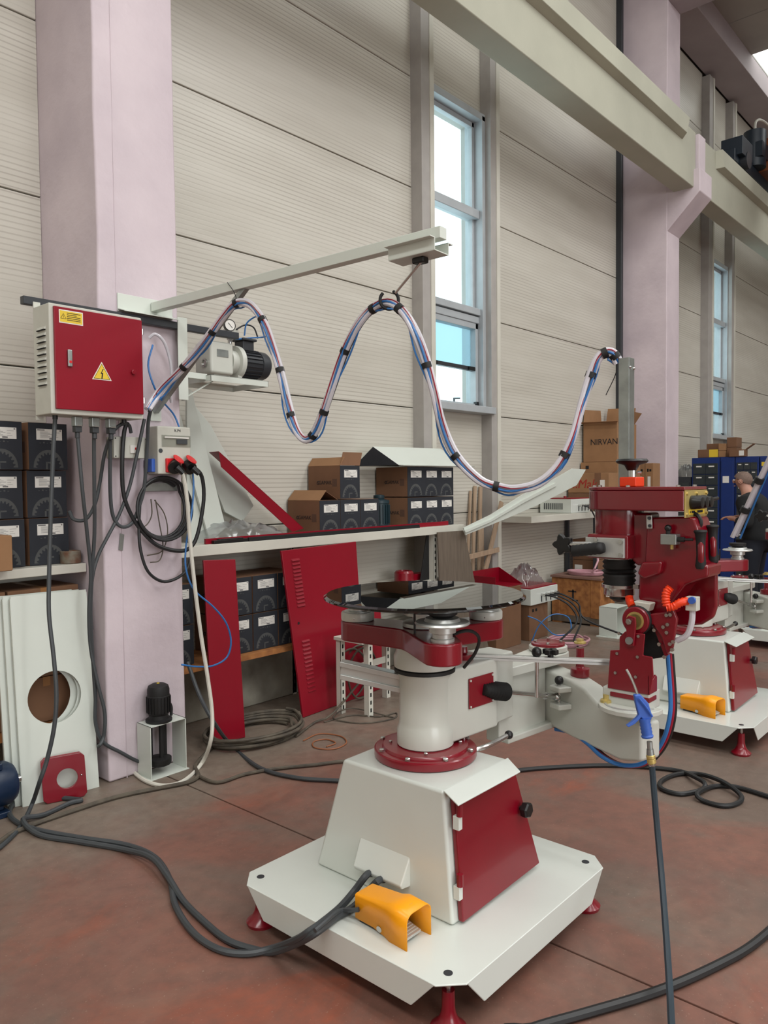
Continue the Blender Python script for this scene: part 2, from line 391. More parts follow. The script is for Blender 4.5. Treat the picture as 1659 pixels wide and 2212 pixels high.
# window wall
wb = build(MB().box(-8, 5.72, 4.68, 4.9, 0, 8.8), 'wall_back', CEILM); wb['kind'] = 'structure'
def backing(x0, x1, z0, z1): build(MB().box(x0, x1, 4.68, 4.9, z0, z1), 'backing', CEILM, wb)
WINS = ((5.80, 6.74), (13.50, 14.46))
backing(5.72, 6.86, 0, 2.38); backing(5.72, 6.86, 5.42, 8.8); backing(6.86, 13.4, 0, 8.8)
backing(13.4, 14.56, 0, 2.38); backing(13.4, 14.56, 5.42, 8.8); backing(14.56, 22, 0, 8.8)
ROWS = [0, .322, 1.337, 2.352, 3.365, 4.391, 5.40, 6.41, 7.42, 8.36]
def panels(x0, x1, rows=ROWS):
    for a, b in zip(rows[:-1], rows[1:]):
        build(MB().box(x0, x1, W, 4.69, a+.004, b-.004), 'panel', WALLP, wb, bev=.006, seg=2)
panels(-8, -3.0); panels(-2.99, 2.14); panels(2.645, 5.66); panels(6.92, 10.13); panels(10.57, 13.26); panels(14.58, 18.0); panels(18.02, 22)
for x0, x1 in ((5.80, 6.76), (13.42, 14.44)):
    panels(x0, x1, [0, .322, 1.337, 2.38]); panels(x0, x1, [5.42, 6.41, 7.42, 8.36])
build(MB().box(2.645, 10.13, 4.50, W, 0, .42), 'plinth', PLINTH, wb, bev=.01)
build(MB().box(-8, 2.14, 4.50, W, 0, .42), 'plinth', PLINTH, wb, bev=.01)
def window(n, x0, x1):
    z0, z1 = 2.40, 5.40
    o = build(MB().box(x0-.02, x0+.035, 4.52, 4.74, z0, z1).box(x1-.035, x1+.02, 4.52, 4.74, z0, z1)
              .box(x0-.02, x1+.02, 4.52, 4.74, z1-.05, z1+.02).box(x0+.035, x0+.075, 4.62, 4.68, z0, z1-.05).box(x1-.075, x1-.035, 4.62, 4.68, z0, z1-.05)
              .box(x0, x1, 4.62, 4.68, z1-.10, z1-.05), 'window_%d' % n, FRAME, bev=.004)
    o['kind'] = 'structure'
    build(MB().box(x0-.06, x1+.05, 4.42, 4.74, z0-.05, z0+.02), 'window_sill', FRAME, o, bev=.006)
    build(MB().box(x0+.035, x1-.035, 4.56, 4.70, 4.36, 4.45), 'transom', FRAME, o, bev=.006)
    build(MB().box(x0+.035, x1-.035, 4.55, 4.70, 3.37, 3.44).box(x0+.035, x1-.035, 4.57, 4.70, 3.29, 3.36), 'transom', FRAME, o, bev=.006)
    sash = build(MB().box(x0+.04, x0+.085, 4.58, 4.66, 2.43, 3.29).box(x1-.085, x1-.04, 4.58, 4.66, 2.43, 3.29).box(x0+.04, x1-.04, 4.58, 4.66, 3.23, 3.29)
                 .box(x0+.04, x1-.04, 4.58, 4.66, 2.42, 2.46), 'sash', FRAME, o, bev=.004)
    build(MB().box(x0+.085, x1-.085, 4.585, 4.64, 2.80, 2.84), 'sash_rail', DKGREY, o, bev=.004)
    build(MB().box(x0+.10, x0+.19, 4.565, 4.59, 2.795, 2.835), 'latch', BLACK, o); build(MB().box(x1-.22, x1-.12, 4.565, 4.59, 2.795, 2.835), 'latch', BLACK, o)
    build(MB().box(x1-.10, x1-.06, 4.56, 4.60, 2.43, 2.48), 'stay', BLACK, o)
    for a, b, mt in ((4.45, z1-.05, PANE), (3.44, 4.36, PANE), (2.84, 3.25, PANED), (2.45, 2.80, PANE)):
        build(MB().box(x0+.06, x1-.06, 4.645, 4.651, a, b), 'pane', mt, o)
    return o
window(1, *WINS[0]); window(2, *WINS[1])
for k, (x0, x1) in enumerate(((5.62, 5.785), (6.755, 6.90), (13.24, 13.45), (14.44, 14.60))):
    o = build(MB().box(x0, x1, 4.45, 4.66, 0, 8.3), 'trim_%d' % (k+1), POST, bev=.006); o['kind'] = 'structure'
    build(MB().box(x1-.05, x1+.012, 4.44, 4.452, 0, 8.3), 'edge_strip', CREAM, o, bev=.002)
o = build(MB().box(9.985, 10.045, 4.50, 4.585, 0, 8.3), 'trim_5', DKGREY, bev=.01); o['kind'] = 'structure'
# concrete columns with crane corbels
def column(x0, x1, label):
    t = struct('column', (x0, 3.94, 0)); t['label'] = label; t['category'] = 'column'
    mb = MB(); n = 26; pr = []
    for i in range(n+1):
        z = 8.7*i/n
        j = lambda: random.uniform(-.006, .006)
        pr.append([(x0+j(), 3.94+j()*.5, z), (x1+j()*.6, 3.94, z), (x1, 4.66, z), (x0, 4.66, z)])
    vs = [p for r in pr for p in r]; fs = [(3, 2, 1, 0), tuple(range(4*n, 4*n+4))]
    for i in range(n):
        for k in range(4): fs.append((4*i+k, 4*i+(k+1) % 4, 4*i+4+(k+1) % 4, 4*i+4+k))
    build(MB().add(vs, fs), 'shaft', PINK, t, bev=.014, seg=2)
    pts = [(x0, 3.95, 4.90), (x0, 3.52, 5.33), (x0, 3.52, 5.62), (x0, 3.95, 5.62)]
    build(MB().prism(pts, (x1-x0, 0, 0)), 'corbel', PINK, t, bev=.012)
    build(MB().box(x0+.08, x1-.13, 3.56, 3.95, 5.62, 6.08), 'bearing_block', PINK, t, bev=.008)
    return t
column(2.14, 2.645, 'lilac painted concrete column carrying the red control cabinet')
column(10.13, 10.57, 'lilac painted concrete column with a corbel under the crane beam joint')
# corner bead strips and cover strip down the near column
build(MB().box(2.245, 2.249, 3.936, 3.945, 0, 8), 'edge_strip', PINK, bpy.data.objects['column'])
def crane_beam(x0, x1, lip0, lip1, label):
    t = struct('crane_beam', (x0, 3.6, 5.4)); t['label'] = label; t['category'] = 'beam'
    build(MB().box(x0, x1, 3.60, 3.86, 5.39, 6.10), 'web', CONC, t, bev=.012)
    pts = [(lip0, 3.61, 5.84), (lip0+.35, 3.50, 5.90), (lip1-.35, 3.50, 5.90), (lip1, 3.61, 5.84)]
    build(MB().add([(lip0, 3.61, 5.86), (lip1, 3.61, 5.86), (lip1-.10, 3.51, 5.89), (lip0+.10, 3.51, 5.89), (lip0, 3.61, 6.1), (lip1, 3.61, 6.1), (lip1-.0, 3.51, 6.1), (lip0+.0, 3.51, 6.1)],
                   [(0, 1, 2, 3), (3, 2, 6, 7), (7, 6, 5, 4), (0, 3, 7, 4), (1, 5, 6, 2), (0, 4, 5, 1)]), 'top_flange', CONC, t, bev=.006)
    build(MB().box(x0, x1, 3.66, 3.76, 6.10, 6.16), 'crane_rail', DKGREY, t, bev=.005)
crane_beam(2.45, 10.20, 2.9, 9.75, 'long grey concrete crane beam running over the tall window')
crane_beam(10.45, 18.0, 10.95, 17.6, 'grey concrete crane beam continuing past the far column')
crane_beam(-6.0, 2.35, -5.5, 1.9, 'grey concrete crane beam running out over the left side')
# eaves beam, roof and rooflights
eb = build(MB().box(-8, 22, 4.0, 4.56, 8.36, 8.72), 'eaves_beam', EAVES, bev=.01); eb['kind'] = 'structure'
tb = build(MB().box(10.14, 10.56, -13.5, 3.95, 7.87, 8.30), 'tie_beam', EAVES, bev=.01); tb['kind'] = 'structure'
tb = build(MB().box(2.15, 2.63, -13.5, 3.95, 7.87, 8.30), 'tie_beam', EAVES, bev=.01); tb['kind'] = 'structure'
ce = build(MB().box(-8, 22, -14, 4.9, 8.80, 8.95), 'ceiling', CEILM); ce['kind'] = 'structure'
SKY = emis('rooflight_sheet', (250, 252, 246), 2.2)
strips = ((-4.3, -2.7), (1.7, 3.3), (6.4, 8.0), (13.9, 15.5))
xs = [-8]
for a, b in strips: xs += [a, b]
xs.append(22)
for i in range(0, len(xs), 2):
    x0, x1 = xs[i], xs[i+1]; n = max(1, round((x1-x0)/1.2))
    for k in range(n):
        a = x0+(x1-x0)*k/n; b = x0+(x1-x0)*(k+1)/n
        build(MB().box(a+.006, b-.006, -14, 4.2, 8.70, 8.78), 'panel', CEILM, ce, bev=.006)
for a, b in strips:
    o = build(MB().box(a+.01, b-.01, -10, 4.0, 8.74, 8.76), 'rooflight', SKY, ce)
    for k in range(9): build(MB().box(a, b, -10+1.6*k-.03, -10+1.6*k+.03, 8.70, 8.74), 'glazing_bar', FRAME, ce)
    build(MB().box(a, b, 4.0, 4.2, 8.70, 8.78), 'panel', CEILM, ce)
# the rest of the hall
for nm, b in (('wall_front', (-8, 22, -14.2, -14, 0, 8.8)), ('wall_left', (-8.2, -8, -14.2, 4.9, 0, 8.8)), ('wall_right', (22, 22.2, -14.2, 4.9, 0, 8.8))):
    o = build(MB().box(*b), nm, WALLP); o['kind'] = 'structure'

# ================================================================== GRINDING MACHINES
AX, AY = 2.19, 1.74
def ring_bolts(parent, n, r, z, c=(AX, AY), a0=.3, rb=.009, h=.01, mt=None):
    b = build(MB().lathe([(rb, 0), (rb, h*.8), (rb*.8, h), (.0001, h)], (c[0]+r*math.cos(a0), c[1]+r*math.sin(a0), z), n=6), 'bolt', mt or STEEL, parent)
    for k in range(1, n):
        a = a0+2*math.pi*k/n; shifted(b, (r*(math.cos(a)-math.cos(a0)), r*(math.sin(a)-math.sin(a0)), 0))
def make_machine():
    t = thing('glass_grinding_machine', 'white and crimson glass grinding machine standing in the foreground under the smoked glass disc', 'machine', (AX, AY, 0), 'glass grinding machines')
    # base tray: folded plate with cut corners, open at each corner above a foot
    x0, x1, y0, y1, zt, zb = 1.696, 2.702, 1.255, 2.238, .213, .113; c = .066
    top = [(x0+c, y0), (x1-c, y0), (x1, y0+c), (x1, y1-c), (x1-c, y1), (x0+c, y1), (x0, y1-c), (x0, y0+c)]
    mb = MB().prism([(x, y, zt-.006) for x, y in top], (0, 0, .006))
    k = .09
    mb.prism([(x0+c, y0, zt), (x1-c, y0, zt), (x1-c-k, y0, zb), (x0+c+k, y0, zb)], (0, .006, 0))
    mb.prism([(x0+c, y1, zt), (x1-c, y1, zt), (x1-c-k, y1, zb), (x0+c+k, y1, zb)], (0, -.006, 0))
    mb.prism([(x0, y0+c, zt), (x0, y1-c, zt), (x0, y1-c-k, zb), (x0, y0+c+k, zb)], (.006, 0, 0))
    mb.prism([(x1, y0+c, zt), (x1, y1-c, zt), (x1, y1-c-k, zb), (x1, y0+c+k, zb)], (-.006, 0, 0))
    base = build(mb, 'base', WHITE, t, bev=.005)
    for hx, hy in ((x0+.07, y0+.07), (x1-.07, y0+.07), (x0+.07, y1-.06), (x1-.07, y1-.06)):
        build(MB().lathe([(.009, 0), (.014, .0), (.014, .0012), (.0001, .0012)], (hx, hy, zt), n=16), 'hole', DKGREY, base)
        ft = build(MB().lathe([(.052, 0), (.055, .012), (.034, .03), (.024, .05), (.020, .07), (.019, .125), (.0001, .125)], (hx, hy, .0403), n=20), 'foot', RED, t)
        build(MB().cyl((hx, hy, .10), (hx, hy, zt-.006), .009, n=10), 'stud', STEEL, ft)
    # pedestal
    b = [(1.962, 1.452), (2.490, 1.452), (2.490, 2.088), (1.962, 2.088)]; u = [(1.962, 1.486), (2.348, 1.486), (2.348, 1.942), (1.962, 1.942)]; zp = .650
    vs = [(x, y, zt) for x, y in b]+[(x, y, zp) for x, y in u]
    ped = build(MB().add(vs, [(3, 2, 1, 0), (4, 5, 6, 7), (0, 1, 5, 4), (1, 2, 6, 5), (2, 3, 7, 6), (3, 0, 4, 7)]), 'pedestal', WHITE, t, bev=.012)
    # drip lip over the door
    build(MB().add([(1.962, 1.486, zp-.001), (2.348, 1.486, zp-.001), (2.306, 1.408, zp-.02), (1.935, 1.408, zp-.02), (1.962, 1.486, zp+.004), (2.348, 1.486, zp+.004), (2.306, 1.408, zp-.015), (1.935, 1.408, zp-.015)],
                   [(3, 2, 1, 0), (4, 5, 6, 7), (0, 1, 5, 4), (1, 2, 6, 5), (2, 3, 7, 6), (3, 0, 4, 7)]), 'drip_lip', WHITE, t, bev=.002)
    # sloping vent hood on the left side
    build(MB().add([(1.962, 1.86, .385), (1.962, 1.63, .385), (1.962, 1.63, .285), (1.962, 1.86, .285), (1.918, 1.855, .300), (1.918, 1.635, .300), (1.925, 1.635, .287), (1.925, 1.855, .287)],
                   [(0, 1, 5, 4), (1, 2, 6, 5), (0, 4, 7, 3), (4, 5, 6, 7), (2, 3, 7, 6)]), 'vent_hood', WHITE, t, bev=.005)
    # red door lying on the sloping front
    def fd(xf, z, dy=0):  # point on the front face
        h = (z-zt)/(zp-zt); xl, xr = 1.990, 2.486-.142*h
        return (xl+(xr-xl)*xf, 1.452+.034*h-.002-dy, z)
    d = [fd(0, .222), fd(1, .232), fd(1, .636), fd(0, .636)]
    door = build(MB().prism(d, (0, -.020, 0)), 'door', RED, t, bev=.005)
    for z in (.30, .53):
        build(MB().box(1.973, 1.993, 1.433, 1.458, z, z+.045), 'hinge', WHITE, door, bev=.002)
        build(MB().cyl((1.983, 1.437, z+.045), (1.983, 1.437, z+.085), .011, n=10), 'hinge', RED, door)
    kx = fd(.93, .47)
    build(MB().cyl((kx[0], kx[1]-.018, kx[2]), (kx[0], kx[1]-.034, kx[2]), .009, n=10).lathe([(.027, 0), (.029, .008), (.029, .022), (.024, .028), (.0001, .028)], (kx[0], kx[1]-.032, kx[2]), (0, -1, 0), 6), 'knob', BLACK, door, bev=.002)
    # flange and column
    flg = build(MB().lathe([(.186, 0), (.188, .004), (.188, .026), (.183, .030), (.160, .031), (.158, .036), (.155, .040), (.0001, .040)], (AX, AY, .654), n=48), 'flange', RED, t, sharp=30)
    ring_bolts(flg, 8, .172, .685, rb=.010, h=.010); ring_bolts(flg, 4, .128, .694, a0=.68, rb=.007, h=.008)
    build(MB().lathe([(.098, 0), (.104, .004), (.104, .055), (.097, .075), (.095, .09), (.095, .245), (.100, .262), (.100, .270), (.0001, .270)], (AX, AY, .694), n=40), 'column', GREYP, t, sharp=22)
    build(MB().lathe([(.104, 0), (.112, .002), (.112, .014), (.104, .016), (.0001, .016)], (AX, AY, .962), n=40), 'seal_ring', RUBBER, t)
    build(MB().lathe([(.100, 0), (.112, .004), (.114, .040), (.106, .056), (.104, .075), (.0001, .075)], (AX, AY, .978), n=40), 'spindle_head', GREYP, t)
    # three-lobed red carrier with suction pads
    lob = [(-.172, -.212), (.268, -.088), (-.060, .278)]
    pts = []
    for k in range(3):
        p, q = lob[k], lob[(k+1) % 3]
        a = math.atan2(p[1], p[0]); r = .066
        for s in range(-4, 5):
            g = a+s*math.radians(22); pts.append((AX+p[0]+r*math.cos(g), AY+p[1]+r*math.sin(g)))
        b2 = math.atan2(q[1], q[0]); d2 = (b2-a) % (2*math.pi)
        mid = a+d2/2; pts += [(AX+.125*math.cos(mid-.35), AY+.125*math.sin(mid-.35)), (AX+.108*math.cos(mid), AY+.108*math.sin(mid)), (AX+.125*math.cos(mid+.35), AY+.125*math.sin(mid+.35))]
    car = build(MB().prism([(x, y, 1.052) for x, y in pts], (0, 0, .074)), 'pad_carrier', RED, t, bev=.008, seg=3)
    hub = build(MB().lathe([(.072, 0), (.080, .003), (.080, .016), (.070, .020), (.045, .022), (.045, .040), (.075, .044), (.075, .054), (.0001, .054)], (AX, AY, 1.126), n=32), 'hub', ALU, t)
    for k, (lx, ly) in enumerate(lob):
        cx, cy = AX+lx, AY+ly
        if k == 0:
            pd = build(MB().lathe([(.040, 0), (.040, .010), (.034, .012), (.034, .026), (.045, .030), (.045, .052), (.088, .056), (.092, .060), (.088, .066), (.060, .068), (.055, .078), (.0001, .078)], (cx, cy, 1.126), n=32), 'suction_pad', ALU, t)
        else:
            pd = build(MB().lathe([(.055, 0), (.057, .003), (.057, .028), (.052, .031), (.052, .037), (.036, .038), (.036, .088), (.0001, .088)], (cx, cy, 1.126), n=32), 'suction_pad', ALU, t)
            build(MB().lathe([(.0570, .000), (.0625, .002), (.0635, .008), (.0635, .028), (.0615, .033), (.0500, .034)], (cx, cy, 1.126), n=32), 'collar', GREYP, pd)
            build(MB().sphere((cx-.05, cy-.03, 1.14), .006, 8), 'grease_nipple', STEEL, pd)
        build(MB().lathe([(.030, 0), (.050, .012), (.052, .018 if k else .028), (.0001, .018 if k else .028)], (cx, cy, 1.126+(.088 if k else .078)), n=24), 'rubber_cup', RUBBER, pd)
    build(MB().tube([(AX-.10, AY-.13, 1.10), (AX-.04, AY-.21, 1.14), (AX+.02, AY-.225, 1.11), (AX+.035, AY-.20, 1.05), (AX+.05, AY-.14, .985)], .006), 'hose', RUBBER, t)
    build(MB().cyl((AX-.13, AY-.06, 1.126), (AX-.13, AY-.06, 1.20), .004, n=8), 'stop_pin', BLACK, t)
    # aluminium rail pointing back from the column
    rl = build(MB().bar((AX-.05, AY+.06, .892), (AX-.155, AY+.275, .930), .046, .020).bar((AX-.05, AY+.06, .940), (AX-.155, AY+.275, .978), .046, .020).bar((AX-.05, AY+.06, .916), (AX-.155, AY+.275, .954), .028, .05), 'rail', ALU, t, bev=.003)
    # arm housing
    e = V((math.cos(math.radians(-4.3)), math.sin(math.radians(-4.3)), 0)); nn = V((e.y, -e.x, 0))    # nn: toward the camera side
    o = V((AX, AY, 0))
    def L(a, b_, z): p = o+e*a+nn*b_; return (p.x, p.y, z)
    hp = [L(0, .092, 0), L(.31, .092, 0), L(.345, .070, 0), L(.46, .062, 0), L(.46, -.062, 0), L(.31, -.09, 0), L(0, -.09, 0)]
    hs = build(MB().prism([(x, y, .702) for x, y, z in hp], (0, 0, .268)), 'arm_housing', GREYP, t, bev=.010, seg=3)
    pt = [L(.135, .094, .922), L(.282, .094, .922), L(.282, .094, .808), L(.135, .094, .808)]
    pl = build(MB().prism(pt, tuple(nn*.004)), 'cover_plate', RED, t, bev=.002)
    for a, z in ((.143, .914), (.274, .914), (.143, .816), (.274, .816)):
        p = V(L(a, .098, z)); build(MB().cyl(p, p+nn*.003, .0045, n=8), 'screw', GREYP, pl)
    # gaiter and push rod out to the bracket on the outer arm
    JX, JY = 3.02, 1.70
    ed = V((2.833-JX, 1.171-JY, 0)); ed.normalize(); en = V((-ed.y, ed.x, 0)); en = en if en.dot(V((-1, 0, 0))) > 0 else -en   # side facing left
    rod0 = V(L(.215, .10, .868)); rod1 = V((JX, JY, .752))+V((-.380, -.925, 0))*.19+V((-.925, .380, 0))*.107; rd = (rod1-rod0).normalized()
    pf = [(.016, 0), (.022, .004)]
    for i in range(9):
        rr = .021+.010*min(1, i/4); pf += [(rr*.74, .012+i*.014), (rr*1.16, .019+i*.014)]
    pf += [(.030, .138), (.012, .142), (.0001, .142)]
    build(MB().lathe(pf, rod0, rd, 24), 'gaiter', RUBBER, t, sharp=50)
    build(MB().cyl(rod0+rd*.13, rod1, .0085, n=14).cyl(rod1-rd*.07, rod1-rd*.02, .013, n=14).cyl(rod1-rd*.078, rod1-rd*.07, .015, n=14).sphere(rod1, .017), 'push_rod', STEEL, t)
    # crank lever under the housing
    p0 = V(L(.135, .070, .705))
    build(MB().cyl(p0+V((0, 0, -.005)), p0+V((0, 0, -.045)), .006, n=10).tube([p0+nn*.005-e*.03+V((0, 0, -.036)), p0+nn*.03+V((.0, 0, -.048)), p0+nn*.055+e*.07+V((0, 0, -.044)), p0+nn*.055+e*.20+V((0, 0, -.034))], .0095, 10), 'crank_lever', STEEL, t)
    build(MB().sphere(p0+nn*.055+e*.205+V((0, 0, -.034)), .017), 'ball_knob', BLACK, t)
    # yoke and pivot
    J = V((JX, JY, 0))
    def yk(z0, z1, rj=.090):
        pts = []
        a0 = math.atan2(e.y, e.x)
        for s in range(-5, 6): g = a0+math.radians(s*18); pts.append((JX+rj*math.cos(g), JY+rj*math.sin(g), z0))
        pts += [L(.44, -.05, z0), L(.44, .05, z0)]
        return MB().prism(pts, (0, 0, z1-z0))
    build(yk(.858, .900), 'yoke', GREYP, t, bev=.006)
    build(yk(.590, .618), 'yoke', GREYP, t, bev=.006)
    build(MB().prism([L(.40, .035, .600), L(.735, .030, .600), L(.735, -.030, .600), L(.40, -.035, .600)], (0, 0, .29)), 'yoke_web', GREYP, t, bev=.008)
    build(MB().cyl((JX, JY, .618), (JX, JY, .858), .045, n=24), 'pivot_post', STEEL, t)
    cap = build(MB().lathe([(.078, 0), (.084, .004), (.084, .022), (.078, .026), (.0001, .026)], (JX, JY, .900), n=32), 'pivot_cap', GREYP, t)
    c2 = build(MB().lathe([(.074, 0), (.074, .009), (.071, .011), (.0001, .011)], (JX, JY, .926), n=32), 'cap_plate', RED, cap)
    ring_bolts(cap, 4, .055, .937, (JX, JY), .5, .008, .009)
    build(MB().lathe([(.080, -.014), (.084, -.012), (.084, 0), (.0001, 0)], (JX, JY, .590), n=32), 'lower_disc', RED, t)
    # outer arm: stepped casting from pivot to the protractor
    Ed = V((2.833, 1.171, 0)); ln = (Ed-J).length
    prof = [(-.05, .848), (.22, .828), (.30, .808), (.38, .762), (.44, .744), (.60, .744), (.60, .600), (.50, .573), (.24, .586), (-.05, .612)]
    hw = .075
    arm = build(MB().prism([tuple(J+ed*s+en*(-.03)+V((0, 0, z))) for s, z in prof], tuple(en*(hw+.03))), 'outer_arm', GREYP, t, bev=.014, seg=3)
    # clevis ears with ball knob for the push rod
    cb = J+ed*.19+en*hw
    for z in (.788, .716):
        build(MB().prism([tuple(cb-ed*.045+V((0, 0, z-.012))), tuple(cb+ed*.045+V((0, 0, z-.012))), tuple(cb+ed*.03+en*.06+V((0, 0, z-.012))), tuple(cb-ed*.03+en*.06+V((0, 0, z-.012)))], (0, 0, .024)), 'clevis_ear', GREYP, t, bev=.006)
    cc = cb+en*.032
    build(MB().cyl(cc+V((0, 0, .698)), cc+V((0, 0, .805)), .007, n=10), 'clevis_pin', STEEL, t)
    build(MB().sphere(cc+V((0, 0, .822)), .019), 'ball_knob', BLACK, t)
    # turned red post on the arm carrying the copying rail
    rp = J+ed*.20
    build(MB().lathe([(.038, 0), (.040, .003), (.040, .034), (.020, .038), (.017, .042), (.017, .120), (.0001, .120)], (rp.x, rp.y, .828), n=24), 'rail_post', RED, t)
    build(MB().lathe([(.026, 0), (.026, .006), (.016, .010), (.016, .018), (.0001, .018)], (rp.x, rp.y, .968), n=12), 'rail_bolt', BRASS, t)
    ra = V(L(.20, .0, .988)); rb = V((2.88, 1.24, .942)); rdd = (rb-ra).normalized()
    build(MB().bar(ra, rb, .030, .010).bar(ra+V((0, 0, -.012)), rb+V((0, 0, -.012)), .018, .010), 'copying_rail', ALU, t, bev=.001)
    build(MB().lathe([(.040, 0), (.042, .003), (.042, .020), (.018, .024), (.016, .03), (.016, .046), (.0001, .046)], L(.22, .0, .970), n=24), 'rail_foot', RED, t)
    kp = ra+rdd*.30
    build(MB().cyl(kp+V((0, 0, -.155)), kp+V((0, 0, .01)), .008, n=12), 'stop_rod', STEEL, t)
    build(MB().sphere(kp+V((0, 0, .022)), .020), 'ball_knob', BLACK, t)
    k2 = kp+rdd*.055
    build(MB().cyl(k2+V((0, 0, 0)), k2+V((0, 0, .02)), .012, n=10).box(k2.x-.03, k2.x+.03, k2.y-.012, k2.y+.012, k2.z+.016, k2.z+.036).box(k2.x-.012, k2.x+.012, k2.y-.03, k2.y+.03, k2.z+.016, k2.z+.036), 'cross_knob', BLACK, t, bev=.004)
    # protractor plate at the end of the arm
    pc = (2.79, 1.219, 0.836)
    pcv = V((pc[0], pc[1], 0))
    pts = [tuple(pcv+V((-.12*math.sin(g), .12*math.cos(g), .780))) for g in [math.radians(-10+20*i) for i in range(11)]]
    pro = build(MB().prism(pts, (0, 0, .018)), 'protractor', GREYP, t, bev=.003)
    build(MB().tube([tuple(pcv+V((-.092*math.sin(g), .092*math.cos(g), .797))) for g in [math.radians(5+17*i) for i in range(11)]], .006, 6), 'scale_slot', ALU, pro)
    q = pcv+V((-.09*math.sin(.35), .09*math.cos(.35), .798)); build(MB().lathe([(.022, 0), (.022, .01), (.012, .014), (.012, .03), (.0001, .03)], q, n=8), 'clamp_bolt', BRASS, pro)
    build(MB().box(pc[0]-.03, pc[0]+.075, pc[1]-.085, pc[1]+.10, .790, .858), 'slide_block', GREYP, t, bev=.006)
    make_head(t)
    return t

def make_head(t):
    """grinding head on the end of the outer arm"""
    hd = build(MB().lathe([(.093, 0), (.094, .004), (.094, .165), (.0001, .165)], (2.93, 1.328, 1.375), n=36), 'grinding_head', REDC, t)   # spindle neck
    SX, SY = 2.93, 1.328
    cov = [(SX-.115, 1.03), (SX+.115, 1.03)]+[(SX+.117*math.cos(a), SY+.117*math.sin(a)) for a in [math.radians(10+16*i) for i in range(11)]]
    build(MB().prism([(x, y, 1.535) for x, y in cov], (0, 0, .078)), 'belt_cover', REDC, hd, bev=.006)
    cov2 = [(SX+(x-SX)*1.02, SY+(y-SY)*1.01) for x, y in cov]
    build(MB().prism([(x, y, 1.613) for x, y in cov2], (0, 0, .012)), 'lid', REDC, hd, bev=.003)
    for q in ((SX-.09, 1.06), (SX-.095, 1.25), (SX+.08, 1.06), (SX+.03, 1.425), (SX-.06, 1.405)):
        build(MB().lathe([(.008, 0), (.008, .006), (.0001, .008)], (q[0], q[1], 1.625), n=10), 'screw', STEEL, hd)
    # brass switch panel on the end of the cover
    bx0, bx1, by = SX-.113, SX+.113, 1.03
    bp = build(MB().box(bx0, bx1, by-.006, by, 1.512, 1.612), 'switch_panel', BRASS, hd, bev=.001)
    for x, z in ((.012, 1.60), (.112, 1.60), (.212, 1.60), (.012, 1.524), (.112, 1.519), (.212, 1.524)):
        build(MB().cyl((bx0+x, by-.006, z), (bx0+x, by-.012, z), .006, n=8), 'screw', BRASS, hd)
    for k, x in enumerate((.048, .098, .148)):
        build(MB().lathe([(.026, 0), (.026, .012), (.022, .024), (.020, .040), (.0001, .042)], (bx0+x+.012, by-.006, 1.567), (0, -1, 0), 20), 'rotary_knob', BLACK, hd)
    build(MB().box(bx0+.03, bx0+.19, by-.0075, by-.006, 1.522, 1.541), 'name_plate', YSTICK, hd)
    pm = MB().cyl((bx0+.042, by-.0075, 1.5315), (bx0+.042, by-.0085, 1.5315), .004, n=10).box(bx0+.055, bx0+.088, by-.0085, by-.0075, 1.527, 1.536).box(bx0+.115, bx0+.170, by-.0085, by-.0075, 1.527, 1.536)
    meta(build(pm, 'engraving', INK, hd), kind='stuff')
    build(MB().cyl((bx1-.02, by-.03, 1.575), (bx1+.045, by-.03, 1.578), .007, n=8), 'toggle', BLACK, hd)
    # depth handwheel with orange counter on top
    hw = (2.985, 1.30)
    build(MB().box(hw[0]-.042, hw[0]+.042, hw[1]-.035, hw[1]+.035, 1.625, 1.664), 'counter', ORANGE, hd, bev=.005)
    build(MB().cyl((hw[0], hw[1], 1.664), (hw[0], hw[1], 1.692), .017, n=16).cyl((hw[0]+.012, hw[1]-.018, 1.682), (hw[0]+.02, hw[1]-.03, 1.682), .006, n=8), 'shaft_collar', STEEL, hd)
    build(MB().lathe([(.018, 0), (.030, .022), (.058, .030), (.064, .038), (.058, .046), (.020, .044), (.0001, .046)], (hw[0], hw[1], 1.690), n=28), 'handwheel', BLACK, hd, sharp=60)
    # galvanised hose mast
    m0 = V((3.02, 1.345, 0))
    build(MB().box(m0.x-.035, m0.x-.032, m0.y-.030, m0.y+.012, 1.625, 2.145).box(m0.x-.035, m0.x+.015, m0.y-.033, m0.y-.030, 1.625, 2.145), 'hose_mast', GALV, hd, bev=.001)
    for z in (2.105, 2.103): build(MB().sphere((m0.x-.013+(.018 if z == 2.103 else -.018), m0.y-.035, z), .006, 8), 'bolt', STEEL, hd)
    # clamp flange, white plate with grip and star knob
    build(MB().box(SX-.112, SX+.08, SY-.085, SY+.085, 1.345, 1.440), 'clamp_flange', REDC, hd, bev=.008)
    wp = build(MB().box(SX-.124, SX-.112, SY-.075, SY+.085, 1.352, 1.428), 'side_plate', ALU, hd, bev=.002)
    for yy, z in ((-.062, 1.415), (-.062, 1.365), (.04, 1.42)): build(MB().cyl((SX-.124, SY+yy, z), (SX-.130, SY+yy, z), .009, n=6), 'bolt', STEEL, wp)
    g0 = V((SX-.150, SY+.125, 1.372)); g1 = V((SX-.150, SY-.005, 1.392))
    gp = build(MB().lathe([(.020, 0), (.024, .004)]+[(.022+.0025*(i % 2), .012+.009*i) for i in range(12)]+[(.020, .130), (.0001, .132)], g0, g1-g0, 20), 'side_grip', RUBBER, wp, sharp=80)
    build(MB().box(SX-.150, SX-.115, SY+.055, SY+.10, 1.375, 1.395), 'grip_bracket', STEEL, wp, bev=.003)
    sk = V((SX-.125, SY+.175, 1.395))
    pts = []
    for i in range(20):
        a = 2*math.pi*i/20; r = .038+.009*math.cos(5*a); pts.append((sk.x, sk.y+r*math.cos(a), sk.z+r*math.sin(a)))
